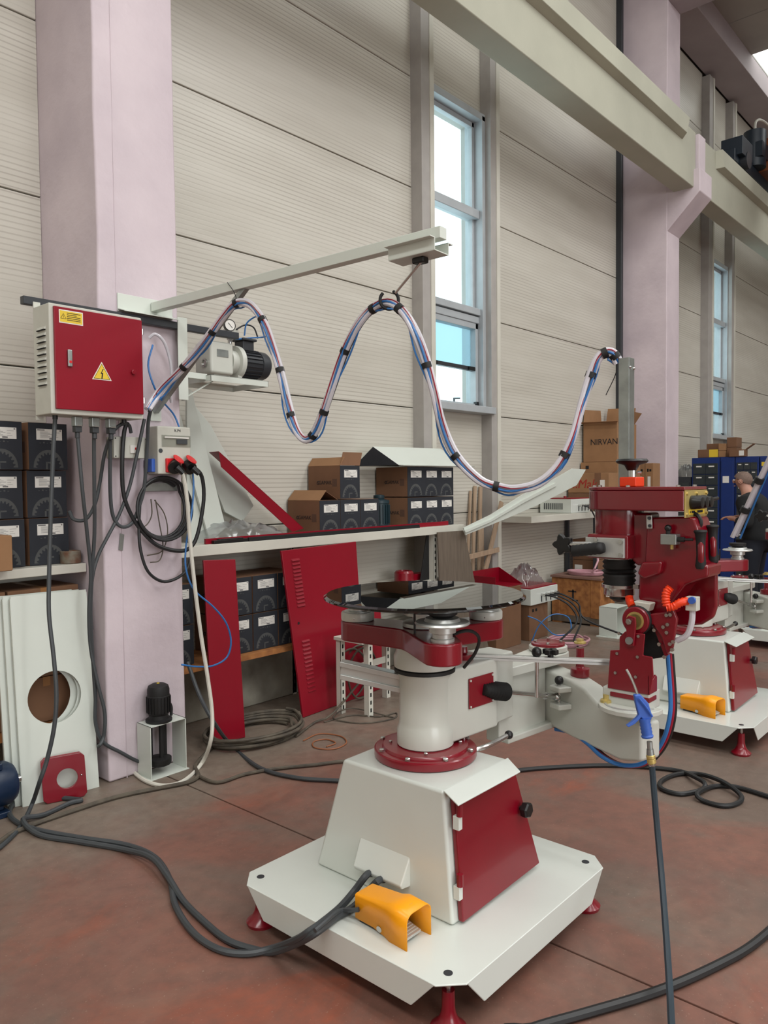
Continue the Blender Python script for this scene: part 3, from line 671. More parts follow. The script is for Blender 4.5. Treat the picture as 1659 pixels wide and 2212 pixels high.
    build(MB().prism(pts, (-.024, 0, 0)), 'star_knob', BLACK, hd, bev=.005)
    build(MB().cyl(sk+V((-.012, 0, 0)), V((SX-.118, SY+.06, 1.40)), .011, n=10), 'knob_shaft', STEEL, hd)
    # bellows, clamp rings and chuck
    pf = []
    for i in range(7):
        pf += [(.058, .018*i), (.066 if i not in (3,) else .069, .009+.018*i)]
    pf = [(r, h-.0) for r, h in pf]+[(.058, .126), (.0001, .126)]
    build(MB().lathe(pf, (SX, SY, 1.225), n=32), 'bellows', RUBBER, hd, sharp=85)
    for z in (1.338, 1.222): build(MB().lathe([(.067, 0), (.068, .001), (.068, .013), (.067, .014)], (SX, SY, z), n=32), 'hose_clamp', STEEL, hd)
    build(MB().box(SX-.02, SX+.005, SY-.088, SY-.066, 1.224, 1.240), 'clamp_screw', STEEL, hd)
    build(MB().lathe([(.055, 0), (.060, .004), (.060, .030), (.063, .036), (.0001, .036)], (SX, SY, 1.190), n=32), 'spindle_nose', STEEL, hd)
    build(MB().lathe([(.020, 0), (.038, .012), (.036, .030), (.0001, .030)], (SX, SY, 1.165), n=24), 'tool_hub', BLACK, hd)
    # main casting
    o0 = [(2.885, 1.307, 1.523), (2.885, 1.184, 1.525), (2.885, 1.184, 1.322), (2.885, 1.239, 1.318), (2.885, 1.28, 1.363), (2.885, 1.307, 1.362)]
    build(MB().prism(o0, (.10, 0, 0)), 'neck_web', REDC, hd, bev=.012, seg=3)
    o1 = [(2.86, 1.187, 1.508), (2.86, 1.028, 1.515), (2.86, 1.008, 1.512), (2.86, 0.991, 1.458), (2.86, 0.987, 1.347), (2.86, 0.957, 1.338), (2.86, 0.959, 1.295), (2.86, 1.04, 1.261), (2.86, 1.088, 1.194), (2.86, 1.105, 1.137), (2.86, 1.195, 1.124), (2.86, 1.22, 1.2), (2.86, 1.217, 1.29), (2.86, 1.195, 1.334)]
    build(MB().prism(o1, (.15, 0, 0)), 'head_casting', REDC, hd, bev=.010, seg=3)
    o2 = [(2.985, 1.247, 1.322), (2.985, 0.972, 1.365), (2.985, 0.968, 1.173), (2.985, 0.981, 1.128), (2.985, 1.024, 1.096), (2.985, 1.103, 1.082), (2.985, 1.232, 1.091)]
    build(MB().prism(o2, (.03, 0, 0)), 'apron', REDC, hd, bev=.010, seg=3)
    o3 = [(2.83, 1.195, 1.34), (2.83, 1.115, 1.348), (2.83, 1.124, 1.299), (2.83, 1.186, 1.274), (2.83, 1.213, 1.293)]
    build(MB().prism(o3, (.06, 0, 0)), 'casting_boss', REDC, hd, bev=.010, seg=3)
    o4 = [(2.853, 1.184, 1.517), (2.853, 1.162, 1.518), (2.853, 1.16, 1.467), (2.853, 1.182, 1.466)]
    lk = build(MB().prism(o4, (-.006, 0, 0)), 'link_plate', ALU, hd, bev=.002)
    for q in ((2.846, 1.17, 1.507), (2.846, 1.168, 1.478)): build(MB().cyl(q, (q[0]-.005, q[1], q[2]), .0065, n=8), 'bolt', DKGREY, hd)
    # air valve
    v0 = (2.845, 1.088, 1.432)
    build(MB().box(v0[0]-.03, v0[0]+.015, v0[1]-.030, v0[1]+.028, v0[2]-.02, v0[2]+.018), 'air_valve', GALV, hd, bev=.002)
    build(MB().sphere((v0[0]-.012, v0[1]+.006, v0[2]+.040), .013).cyl((v0[0]-.012, v0[1]+.006, v0[2]+.018), (v0[0]-.012, v0[1]+.006, v0[2]+.03), .008, n=10), 'valve_lever', BLACK, hd)
    build(MB().cyl((v0[0]-.012, v0[1]-.03, v0[2]), (v0[0]-.012, v0[1]-.055, v0[2]), .010, n=10).cyl((v0[0]-.012, v0[1]-.055, v0[2]), (v0[0]-.012, v0[1]-.085, v0[2]+.001), .005, n=8), 'plunger', BLACK, hd)
    build(MB().cyl((v0[0]-.012, v0[1]-.008, v0[2]-.02), (v0[0]-.012, v0[1]-.008, v0[2]-.038), .006, n=6), 'fitting', BRASS, hd)
    # two moulded hand grips
    for px in ([(2.87, 0.987, 1.325), (2.87, 0.989, 1.466)], [(2.97, 0.976, 1.34), (2.97, 0.98, 1.48)]):
        a, b = V(px[0]), V(px[1]); h = (b-a).length
        g = build(MB().lathe([(.017, 0), (.020, .01), (.016, h*.35), (.017, h*.7), (.020, h-.012), (.024, h-.006), (.022, h), (.0001, h+.002)], a, b-a, 20), 'hand_grip', RUBBER, hd)
        build(MB().lathe([(.004, h*.10), (.011, h*.2), (.012, h*.60), (.004, h*.74)], a+V((-.010, -.004, 0)), b-a, 12), 'grip_inlay', REDC, g)
    build(MB().tube([(2.9, 1.027, 1.527), (2.9, 1.008, 1.516), (2.9, 0.998, 1.49), (2.9, 1.008, 1.469)], .008), 'hose', CABLEB, hd)
    # lower bracket with idler roller
    BX = 2.755
    f = [(2.755, 1.285, 1.002), (2.755, 1.248, 1.009), (2.755, 1.248, 1.058), (2.755, 1.226, 1.082), (2.755, 1.149, 1.081), (2.755, 1.156, 1.001), (2.755, 1.121, 0.999), (2.755, 1.117, 0.931), (2.755, 1.131, 0.856), (2.755, 1.296, 0.855)]
    brk = build(MB().prism(f, (.008, 0, 0)), 'tilt_bracket', RED, hd, bev=.003)
    s0 = (2.755, 1.131, 0.856); s1 = (2.755, 1.119, 0.934); s2 = (2.755, 1.121, 0.999)
    yn = s0[1]
    build(MB().prism([(BX, yn, s0[2]), (BX+.075, yn, s0[2]), (BX+.075, yn, s0[2]+.055), (BX+.062, yn, s0[2]+.065), (BX+.03, yn, s0[2]+.048), (BX, yn, s0[2]+.075)], (0, .008, 0)), 'bracket_hook', RED, hd, bev=.003)
    b0 = (2.755, 1.296, 0.855)
    build(MB().box(BX, BX+.07, yn, b0[1]-.01, b0[2]-.03, b0[2]-.012), 'bracket_floor', RED, hd, bev=.003)
    for q in ([(2.755, 1.255, 0.995), (2.755, 1.175, 0.993), (2.755, 1.262, 0.92), (2.755, 1.182, 0.917), (2.755, 1.248, 1.072), (2.755, 1.172, 1.071)]):
        build(MB().cyl(q, (q[0]-.006, q[1], q[2]), .006, n=8), 'screw', STEEL, brk)
    lug = [(2.742, 1.216, 1.089), (2.742, 1.216, 1.136), (2.742, 1.206, 1.146), (2.742, 1.181, 1.141), (2.742, 1.179, 1.114), (2.742, 1.186, 1.033), (2.742, 1.216, 1.029)]
    build(MB().prism(lug, (.012, 0, 0)), 'roller_lug', RED, hd, bev=.003)
    q = (2.74, 1.201, 1.053); build(MB().cyl(q, (q[0]-.008, q[1], q[2]), .014, n=16), 'pivot_bolt', GALV, hd)
    rc = (2.775, 1.195, 1.123)
    rol = build(MB().lathe([(.048, 0), (.052, .003), (.052, .042), (.048, .045), (.0001, .045)], rc, (1, 0, 0), 32), 'idler_roller', RED, hd)
    build(MB().lathe([(.034, -.002), (.034, .001), (.026, .001), (.026, -.002)], rc, (1, 0, 0), 28), 'roller_ring', BRASS, rol)
    build(MB().lathe([(.0525, .010), (.0545, .012), (.0545, .036), (.0525, .038)], rc, (1, 0, 0), 32), 'roller_tyre', RUBBER, rol)
    q = (2.742, 1.202, 1.125); build(MB().cyl(q, (q[0]-.010, q[1], q[2]), .012, n=6).cyl(q, (q[0]-.014, q[1], q[2]), .007, n=10), 'axle_nut', STEEL, hd)
    # splash cup behind the roller
    cp = [(2.8, 1.213, 1.193), (2.8, 1.145, 1.189), (2.8, 1.155, 1.157), (2.8, 1.202, 1.17)]
    build(MB().prism(cp, (.05, 0, 0)), 'splash_cup', CREAM, hd, bev=.004)
    # swing link plate and dark rubber skirt
    o5 = [(2.8, 1.184, 1.14), (2.8, 1.092, 1.164), (2.8, 1.065, 1.184), (2.8, 1.048, 1.141), (2.8, 1.064, 1.033), (2.8, 1.085, 1.006), (2.8, 1.106, 1.069), (2.8, 1.137, 1.11), (2.8, 1.184, 1.11)]
    lp = build(MB().prism(o5, (.022, 0, 0)), 'swing_link', RED, hd, bev=.006)
    for q in ([(2.8, 1.084, 1.153), (2.8, 1.07, 1.156), (2.8, 1.096, 1.108), (2.8, 1.08, 1.119), (2.8, 1.083, 1.089), (2.8, 1.13, 1.092), (2.8, 1.111, 1.042), (2.8, 1.071, 1.048), (2.8, 1.059, 1.058), (2.8, 1.063, 1.028), (2.8, 1.092, 0.997)]):
        build(MB().cyl(q, (q[0]-.008, q[1], q[2]), .007, n=8), 'bolt', STEEL, lp)
    o6 = [(2.835, 1.195, 1.095), (2.835, 1.152, 1.1), (2.835, 1.105, 1.004), (2.835, 1.105, 0.987), (2.835, 1.151, 0.973), (2.835, 1.191, 0.978)]
    build(MB().prism(o6, (.05, 0, 0)), 'rubber_skirt', RUBBER, hd, bev=.008)
    o7 = [(2.815, 1.144, 1.104), (2.815, 1.122, 1.106), (2.815, 1.084, 1.004), (2.815, 1.098, 0.991)]
    build(MB().prism(o7, (.02, 0, 0)), 'skirt_frame', RED, hd, bev=.003)
    # segmented orange coolant hoses and water cock
    for pth in ([(2.8, 1.072, 1.256), (2.79, 1.082, 1.238), (2.785, 1.083, 1.213), (2.785, 1.078, 1.188)], [(2.785, 1.078, 1.184), (2.79, 1.056, 1.189), (2.8, 1.035, 1.204), (2.82, 1.015, 1.21)], [(2.86, 1.256, 1.197), (2.85, 1.248, 1.181), (2.83, 1.228, 1.163)]):
        c = crom([V(p) for p in pth], 5); rr = [.013 if i % 2 else .0165 for i in range(len(c))]
        build(MB().tube(c, rr, 12, sm=False), 'coolant_hose', ORANGE, hd, sharp=60)
    wc = (2.83, 1.002, 1.203)
    build(MB().box(wc[0]-.018, wc[0]+.02, wc[1]-.02, wc[1]+.02, wc[2]-.028, wc[2]+.022), 'water_cock', GREYPL, hd, bev=.002)
    build(MB().cyl((wc[0]-.018, wc[1]-.006, wc[2]+.012), (wc[0]-.030, wc[1]-.006, wc[2]+.012), .013, n=12), 'cock_lever', BLUEG, hd)
    build(MB().tube([(wc[0], wc[1], wc[2]-.02), (2.83, 1.005, 1.13), (2.83, 1.022, 1.082), (2.83, 1.059, 1.056)], .011, 10), 'water_hose', CLEARH, hd)
    # service hoses dropping from the link and looping under the arm
    for k, (mt, dx) in enumerate(((BLUEH, 0), (REDH, .016), (CABLEB, .026))):
        o_ = V((.012*k, -.004*k, -.004*k))
        build(MB().tube([V(p)+o_ for p in ((2.891, 1.117, 0.993), (2.893, 1.106, 0.834), (2.889, 1.106, 0.755), (2.893, 1.127, 0.669), (2.897, 1.164, 0.598), (2.877, 1.213, 0.545), (2.842, 1.283, 0.535), (2.832, 1.355, 0.554), (2.85, 1.428, 0.587), (2.901, 1.523, 0.597), (2.927, 1.613, 0.587))], .0085, 8), 'service_hose', mt, hd)
MACH = make_machine()
MS = 1.025                                           # the machines are drawn in a workshop scale of 1 : 1.025
MACH.location = (2.2447, 1.7835, -0.0412); MACH.scale = (MS, MS, MS)
M2 = copy_tree(MACH); M2.location = (5.2685, 1.8450, -0.0412); M2['label'] = 'second grinding machine behind the foreground one, without a glass disc on its pads'
for ch_ in M2.children:                               # its pad carrier stands turned the other way
    if ch_.name.split('.')[0] in ('pad_carrier', 'suction_pad', 'hub', 'hose', 'stop_pin'): ch_.rotation_euler = (0, 0, math.radians(80))
M3 = copy_tree(MACH); M3.location = (8.4972, 1.9065, -0.0412); M3['label'] = 'third grinding machine, farthest back, partly cut off by the right picture edge'
# the smoked glass disc on the pads
gd = build(MB().lathe([(.369, 0), (.375, .003), (.375, .009), (.365, .015), (.0001, .015)], (2.2447, 1.7835, 1.2221), n=96), 'glass_disc', GLASST, sharp=15)
tag(gd, 'round smoked glass disc lying on the suction pads of the foreground machine', 'glass disc')

# foot pedals
def pedal(loc, ang, label):
    t = thing('foot_pedal', label, 'foot pedal', loc, 'yellow guarded foot pedals')
    z0 = loc[2]; L_ = .20; wb, wf, h = .040, .050, .092
    def P(u, v, z): return (loc[0]+u*math.cos(ang)-v*math.sin(ang), loc[1]+u*math.sin(ang)+v*math.cos(ang), z0+z)
    # hood: back box narrow, front flared; open at front
    sec = []
    for u, hw, zt, zb, rd in ((-.105, .038, .092, .012, .006), (-.03, .039, .100, .012, .008), (.015, .042, .106, .004, .014), (.04, .048, .116, .0, .022), (.105, .050, .110, .0, .024)):
        pts = [P(u, -hw, zb)]
        for k in range(5):
            a = math.pi-math.pi/2*k/4; pts.append(P(u, -hw+rd+rd*math.cos(a), zt-rd+rd*math.sin(a)))
        for k in range(5):
            a = math.pi/2-math.pi/2*k/4; pts.append(P(u, hw-rd+rd*math.cos(a), zt-rd+rd*math.sin(a)))
        pts.append(P(u, hw, zb)); sec.append(pts)
    n = len(sec[0]); vs = [p for s_ in sec for p in s_]; fs = [tuple(range(n))]
    for i in range(len(sec)-1):
        for k in range(n-1): fs.append((i*n+k, i*n+k+1, (i+1)*n+k+1, (i+1)*n+k))
    hood = build(MB().add(vs, fs), 'guard_hood', YELLOW, t, sharp=40)
    so = hood.modifiers.new('solid', 'SOLIDIFY'); so.thickness = .003; so.offset = -1
    build(MB().prism([P(.085, -.032, .012), P(.085, -.032, .02), P(-.02, -.032, .045), P(-.02, -.032, .03)], tuple(V(P(0, .064, 0))-V(P(0, 0, 0)))), 'treadle', ALU, t, bev=.001)
    for k in range(9):
        u = .075-.009*k; z = .0225+.00195*k*1.2
        build(MB().bar(P(u, -.028, z), P(u, .028, z), .004, .002), 'grip_rib', GREYPL, t)
    build(MB().obox(P(-.02, 0, .008), tuple((V(P(.07, 0, 0))-V(P(0, 0, 0)))), tuple((V(P(0, .034, 0))-V(P(0, 0, 0)))), (0, 0, .007)), 'sole', DKGREY, t)
    for s_ in (-1, 1): build(MB().cyl(P(-.005, s_*.036, .018), P(-.005, s_*.045, .018), .010, n=12), 'pivot_screw', STEEL, t)
    build(MB().obox(P(.062, 0, .1145), tuple((V(P(.014, 0, 0))-V(P(0, 0, 0)))), tuple((V(P(0, .008, 0))-V(P(0, 0, 0)))), (0, 0, .0012)), 'label_plate', GALV, t)
    for v in (-.012, .012): build(MB().bar(P(-.10, v, .05), P(-.125, v, .05), .012, .008), 'cable_clip', GREYPL, t)
    t.scale = (1.16, 1.16, 1.0)
    return t
pedal((1.873, 1.640, .177), math.radians(-91), 'yellow plastic foot pedal on the base of the foreground machine')
pedal((4.93, 1.685, .177), math.radians(-100), 'yellow plastic foot pedal on the base of the second machine behind')

# ================================================================== LEFT BAY, COLUMN AND BENCH
# ---- printed motor cartons (one prototype, copied)
CW, CH, CD = .222, .258, .36
def make_carton():
    t = thing('motor_carton', 'carton', 'carton', (0, 0, 0))
    build(MB().box(0, CW, 0, CD, 0, CH), 'body', CARDD, t, bev=.003, seg=1)
    build(MB().box(.001, CW-.001, -.0015, .001, .001, CH-.001), 'printed_end', NAVY, t)
    lb = build(MB().box(.045, CW-.03, -.0025, -.0015, .165, .225), 'address_label', PAPER, t)
    pm = MB().box(.050, .092, -.003, -.0025, .216, .222).box(.178, .186, -.003, -.0025, .214, .222).box(.118, .146, -.003, -.0025, .168, .176)
    for k in range(6):
        z = .208-.0062*k
        pm.box(.066, .066+.045+.012*((k*7) % 3), -.003, -.0025, z, z+.0018)
        if k % 2 == 0: pm.box(.142, .178-.008*(k % 3), -.003, -.0025, z-.002, z-.0005)
    meta(build(pm, 'label_print', INKG, lb), kind='stuff')
    sy = MB()
    for k in range(5): sy.box(.062+.020*k, .071+.020*k, -.0020, -.0015, .146, .149+.005*(k % 2))
    meta(build(sy, 'care_symbols', EMB, t), kind='stuff')
    # half-round stator emblem
    vs, fs = [], []
    cx, n = CW/2, 44
    for i in range(n+1):
        a = math.pi*i/n; rin = .073 if (i//2) % 2 else .062
        for r in (.086, rin): vs.append((cx+r*math.cos(a), -.002, .012+r*math.sin(a)*1.15))
    for i in range(n): fs.append((2*i, 2*i+1, 2*i+3, 2*i+2))
    build(MB().add(vs, fs), 'stator_emblem', EMB, t)
    build(MB().box(cx-.016, cx-.006, -.002, -.0015, .004, .045).box(cx-.016, cx+.024, -.002, -.0015, .036, .045), 'letter_emblem', EMB, t)
    # side print on the long face
    sd = MB()
    vs = []
    build(MB().torus((-.0008, .245, .125), .011, .003, (1, 0, 0), 16, 4), 'logo_ring', INK, t)
    text('GAMAK', .042, (-.0012, .165, .125), (0, -1, 0), (0, 0, 1), INK, t)
    build(MB().box(-.001, 0, .035, .085, .095, .155), 'stamp', mat('faint_carton_stamp', (92, 66, 52), .85), t)
    return t
PROTO = make_carton()
def carton(x, z, label, group, y=4.2, first=[True], rz=0, sy=1):
    if first[0]: o = PROTO; first[0] = False
    else: o = copy_tree(PROTO)
    o.location = (x, y, z); o['label'] = label; o['group'] = group; o.rotation_euler = (0, 0, rz); ORG[o] = V((x, y, z))
    return o
def flap(c, pts, mt=None, th=.003):
    p = [V(q) for q in pts]; nrm = (p[1]-p[0]).cross(p[2]-p[0]).normalized()*th
    return build(MB().prism(p, nrm), 'flap', mt or CARDD, c)
rowsL = ('bottom', 'middle', 'top')
for c, x in enumerate((1.608, 1.853)):
    for r in range(3):
        carton(x+(.01 if r == 2 and c else 0), 1.217+.262*r, '%s printed navy motor carton of the %s stack on the wall shelf beside the column' % (rowsL[r], ('left', 'right')[c]), 'motor cartons on the left wall shelf', 4.21+(.012 if r == 1 else 0), rz=(.05 if (r == 2 and c) else 0))
GB = 'motor cartons on the long bench'
c1 = carton(4.027, 1.264, 'leftmost motor carton on the bench, brown side showing, top flap ajar', GB)
flap(c1, [(4.027, 4.2, 1.523), (4.027, 4.56, 1.523), (4.10, 4.56, 1.60), (4.10, 4.2, 1.60)], CARD); flap(c1, [(4.10, 4.22, 1.60), (4.10, 4.54, 1.60), (4.245, 4.54, 1.525), (4.245, 4.22, 1.525)])
carton(4.251, 1.264, 'motor carton on the bench under the upper open carton', GB); carton(4.476, 1.264, 'motor carton on the bench beside the dark motor', GB)
c2 = carton(4.251, 1.531, 'open motor carton stacked on top of the left carton row with raised flap', GB)
flap(c2, [(4.251, 4.2, 1.79), (4.473, 4.2, 1.79), (4.535, 4.23, 1.895), (4.315, 4.23, 1.895)]); flap(c2, [(4.251, 4.2, 1.79), (4.251, 4.56, 1.79), (4.30, 4.56, 1.855), (4.30, 4.2, 1.855)], CARD)
for c, x in enumerate((5.068, 5.287, 5.507)):
    w3 = ('left', 'middle', 'right')[c]
    carton(x, 1.264, '%s carton in the lower row of the right bench stack' % w3, GB); carton(x, 1.529, '%s carton in the upper row under the white folded sheet' % w3, GB)
GU = 'motor cartons on the wooden shelf under the bench'
for x, nm in ((2.665, 'just right of the lilac column'), (3.146, 'beside the narrow red panel'), (3.376, 'in the middle of the gap between the red panels'), (3.606, 'half hidden by the louvred red panel')):
    for r in range(2):
        carton(x, .492+.264*r, '%s motor carton under the bench %s' % (('lower', 'upper')[r], nm), GU)
# ---- shelves
def shelf(name, b, label, mt=CREAM, cat='shelf', group=None):
    o = build(MB().box(*b), name, mt, bev=.004); return tag(o, label, cat, group)
shelf('wall_shelf', (-1.2, 2.135, 4.13, 4.57, 1.165, 1.215), 'cream wall shelf left of the lilac column holding navy motor cartons')
bn = thing('storage_bench', 'long cream storage bench along the ribbed wall stacked with motor cartons', 'bench', (4.2, 4.35, 0))
build(MB().box(2.66, 5.80, 4.13, 4.57, 1.192, 1.262), 'bench_top', CREAM, bn, bev=.004)
build(MB().box(2.66, 3.95, 4.14, 4.57, .452, .490), 'lower_shelf', PLY, bn, bev=.002)
def upright(parent, x, y, z1, w_=.04):
    u = build(MB().box(x, x+w_, y, y+.003, 0, z1).box(x, x+.003, y, y+w_, 0, z1), 'upright', CREAM, parent)
    k = int(z1/.055); s0 = build(MB().box(x+w_*.35, x+w_*.65, y-.001, y, .03, .058), 'slot', DARK, parent)
    for i in range(1, k):
        if .03+.055*i < z1-.04: shifted(s0, (0, 0, .055*i))
    return u
upright(bn, 2.70, 4.14, 1.19); upright(bn, 5.36, 4.15, 1.19, .05); upright(bn, 4.0, 4.50, 1.19)
st = thing('slotted_stand', 'white slotted angle-iron stand behind the red louvred panel', 'stand', (4.1, 3.75, 0))
for q in ((3.875, 3.845), (3.945, 3.640), (4.385, 3.86), (4.42, 3.64)): upright(st, q[0], q[1], .55, .045)
build(MB().box(3.86, 4.46, 3.62, 3.90, .53, .555), 'stand_top', CREAM, st, bev=.003)
build(MB().bar((3.90, 3.85, .30), (4.40, 3.87, .30), .004, .05).bar((3.96, 3.64, .30), (3.90, 3.86, .30), .004, .05), 'cross_rail', CREAM, st)
build(MB().box(4.98, 5.55, 4.18, 4.50, .765, .790), 'lower_shelf', CREAM, bn, bev=.003)
rc_ = thing('bearing_housing', 'red cast bearing housing on the shelf behind the glass disc', 'casting', (5.25, 4.28, .790))
build(MB().lathe([(.045, 0), (.085, .002), (.085, .075), (.072, .092), (.050, .092), (.045, .03)], (5.13, 4.30, .791), n=28), 'ring', RED, rc_); build(MB().prism([(5.17, 4.24, .791), (5.17, 4.36, .791), (5.45, 4.33, .791), (5.45, 4.26, .791)], (0, 0, .055)), 'foot', RED, rc_, bev=.004)
# ---- red sheet panels leaning on the bench
def leaning(name, bl, br, tl, tr, th, mt, label, cat='panel'):
    t = thing(name, label, cat, tuple((V(bl)+V(br))/2))
    n = (V(br)-V(bl)).cross(V(tl)-V(bl)).normalized()*th
    build(MB().prism([bl, br, tr, tl], n), 'sheet', mt, t, bev=.004); return t, n
p1, n1 = leaning('red_cover_sheet', (2.895, 4.03, 0), (3.113, 3.985, 0), (2.905, 4.118, 1.168), (3.155, 4.112, 1.155), .02, REDS, 'narrow plain red metal panel leaning on the bench beside the column')
bl, br, tl, tr = V((3.633, 4.0, 0)), V((4.349, 4.06, 0)), V((3.556, 4.118, 1.180)), V((4.322, 4.122, 1.197))
p2, n2 = leaning('red_cover_sheet', bl, br, tl, tr, .018, REDS, 'wide red metal panel with two columns of louvres leaning on the bench')
def PP(u, v): return bl*(1-u)*(1-v)+br*u*(1-v)+tl*(1-u)*v+tr*u*v
no = n2.normalized()
if no.y > 0: no = -no
lv = None
for v0, v1, k in ((.935, .660, 13), (.445, .145, 13)):
    for i in range(k):
        v = v0+(v1-v0)*i/(k-1); a, b = PP(.10, v)+no*.019, PP(.205, v)+no*.019
        if lv is None:
            lv0 = a; up = (PP(.15, v+.01)-PP(.15, v)).normalized()
            lv = build(MB().add([a+up*.010, b+up*.010, b-up*.010, a-up*.010, a-up*.006+no*.011+(b-a)*.08, b-up*.006+no*.011-(b-a)*.08], [(0, 4, 5, 1), (0, 3, 4), (1, 5, 2), (3, 2, 5, 4)]), 'louvre', REDS, p2)
        else: shifted(lv, a-lv0)
q = PP(.095, .545)+no*.0185
build(MB().lathe([(.010, 0), (.010, .001), (.0001, .001)], q+V((0, 0, .016)), no, 14).lathe([(.010, 0), (.010, .001), (.0001, .001)], q-V((0, 0, .016)), no, 14).obox(q, (.0098, .0005, 0), (0, 0, .016), no*.001), 'key_slot', DARK, p2)
p3, n3 = leaning('red_cover_sheet', (4.40, 4.07, 0), (4.62, 4.09, 0), (4.39, 4.118, .62), (4.61, 4.13, .62), .018, REDS, 'small red metal panel standing behind the slotted stand legs')
# ---- pale panels leaning under the left shelf
u_ = V((.992, -.127, 0)); b0 = V((1.682, 3.985, 0)); vv = (V((1.690, 4.09, 1.078))-b0).normalized()
for k in range(3):
    o_ = V((-.024*k, .034*k, 0)); cen = b0+o_+u_*.2+vv*.542
    t = thing('pale_cover_sheet', ('front pale grey sheet panel with a big round hole leaning below the wall shelf', 'middle pale grey sheet panel behind the one with the round hole', 'rearmost pale grey sheet panel of the leaning stack by the column')[k], 'panel', tuple(b0+o_+u_*.2), 'pale panels leaning below the left shelf')
    nn_ = u_.cross(vv).normalized(); nn_ = nn_ if nn_.y > 0 else -nn_
    build(MB().plate_hole(cen, u_, vv, .195, .542, (-.005, -.012), .138+.02*(k > 0), nn_*.003), 'sheet', PALE, t)
    for s_ in (-1, 1):
        e0 = b0+o_+u_*(.2+s_*.196); build(MB().bar(e0+nn_*.012, e0+vv*1.07+nn_*.012, .004, .022, nn_), 'folded_edge', PALE, t)
t = thing('flange_plate', 'red square flange plate with a round hole leaning on the pale panel', 'plate', (1.87, 3.90, 0))
u2 = V((.184, -.054, 0)).normalized(); v2 = V((-.02, .07, .97)).normalized(); n_ = u2.cross(v2).normalized(); n_ = n_ if n_.y > 0 else -n_
build(MB().plate_hole(V((1.868, 3.905, .118)), u2, v2, .108, .116, (.015, -.005), .052, n_*.014, ch=.018), 'plate', RED, t, bev=.002)
build(MB().plate_hole(V((1.868, 3.905, .118))+n_*.018, u2, v2, .106, .118, (.015, -.005), .056, n_*.012, ch=.018), 'rear_plate', REDS, t, bev=.002)
build(MB().sphere(V((1.868, 3.905, .118))+u2*.085-n_*.001, .005, 8), 'screw', STEEL, t)
# ---- brown cartons under the left shelf and small things on it
def plain_box(name, b, label, mt=CARD, group=None, tape=True, cat='box', rz=0):
    t = thing(name, label, cat, ((b[0]+b[1])/2, (b[2]+b[3])/2, b[4]), group)
    build(MB().box(*b), 'body', mt, t, bev=.004, seg=1)
    if tape:
        xm = (b[0]+b[1])/2
        build(MB().box(xm-.02, xm+.02, b[2]-.0008, b[3], b[5]-.05, b[5]+.0008), 'tape', mat('parcel_tape', (150, 104, 62), .35) if 'parcel_tape' not in bpy.data.materials else bpy.data.materials['parcel_tape'], t)
    if rz: t.rotation_euler = (0, 0, rz)
    return t
GL = 'brown boxes under the left wall shelf'
z = .36
for r in range(3):
    h = (.25, .24, .25)[r]; nm = ('lowest', 'middle', 'highest')[r]
    plain_box('cardboard_box', (1.28, 1.70, 4.16, 4.55, z, z+h-.003), '%s brown box of the stack at the left picture edge' % nm, CARDD, GL)
    plain_box('cardboard_box', (1.71, 2.10, 4.16, 4.55, z, z+h-.003), '%s brown box behind the pale panel with the hole' % nm, CARDD, GL); z += h
build(MB().box(1.28, 2.12, 4.17, 4.57, .30, .358), 'x', PLY).name = 'lower_shelf_board'
lb_ = bpy.data.objects['lower_shelf_board']; ORG[lb_] = V(lb_.location)
for x_ in (1.30, 2.07): build(MB().box(x_, x_+.04, 4.18, 4.22, 0, .30), 'leg', WOODD, lb_)
tag(lb_, 'low wooden board carrying brown boxes under the wall shelf', 'shelf')
b = plain_box('cardboard_box', (1.40, (1.701, 4.06, 1.343)[0], 4.06, 4.19, 1.217, 1.40), 'small tan box at the left end of the wall shelf in front of the cartons', CARD)
can = (2.073, 4.165, 1.247)
t = thing('metal_can', 'rusty squat metal can on the wall shelf by the column', 'can', (can[0], can[1], 1.217))
build(MB().lathe([(.052, 0), (.055, .003), (.055, .066), (.052, .070), (.050, .070), (.049, .062), (.0001, .062)], (can[0], 4.19, 1.217), n=28), 'body', mat('rusty_tin', (128, 122, 108), .6, .3, rgb2=(110, 62, 36), scale=22), t)
# ---- dark blue gear motor at the left edge
gm = thing('gear_motor', 'dark blue gear motor on the floor at the left edge behind the pale panels', 'motor', (1.50, 3.98, 0))
build(MB().lathe([(.06, 0), (.10, .01), (.11, .05), (.11, .17), (.09, .20), (.0001, .21)], (1.44, 4.0, .15), (1, 0, 0), 24), 'housing', BLUED, gm, sharp=50)
build(MB().box(1.40, 1.60, 3.92, 4.08, 0, .03), 'base', BLUED, gm, bev=.006); build(MB().box(1.46, 1.58, 3.95, 4.05, .03, .14), 'neck', BLUED, gm, bev=.01)
build(MB().box(1.49, 1.57, 3.93, 4.07, .24, .275), 'terminal_box', BLUED, gm, bev=.006); build(MB().cyl((1.64, 4.0, .15), (1.68, 4.0, .15), .02, n=14), 'shaft', STEEL, gm)
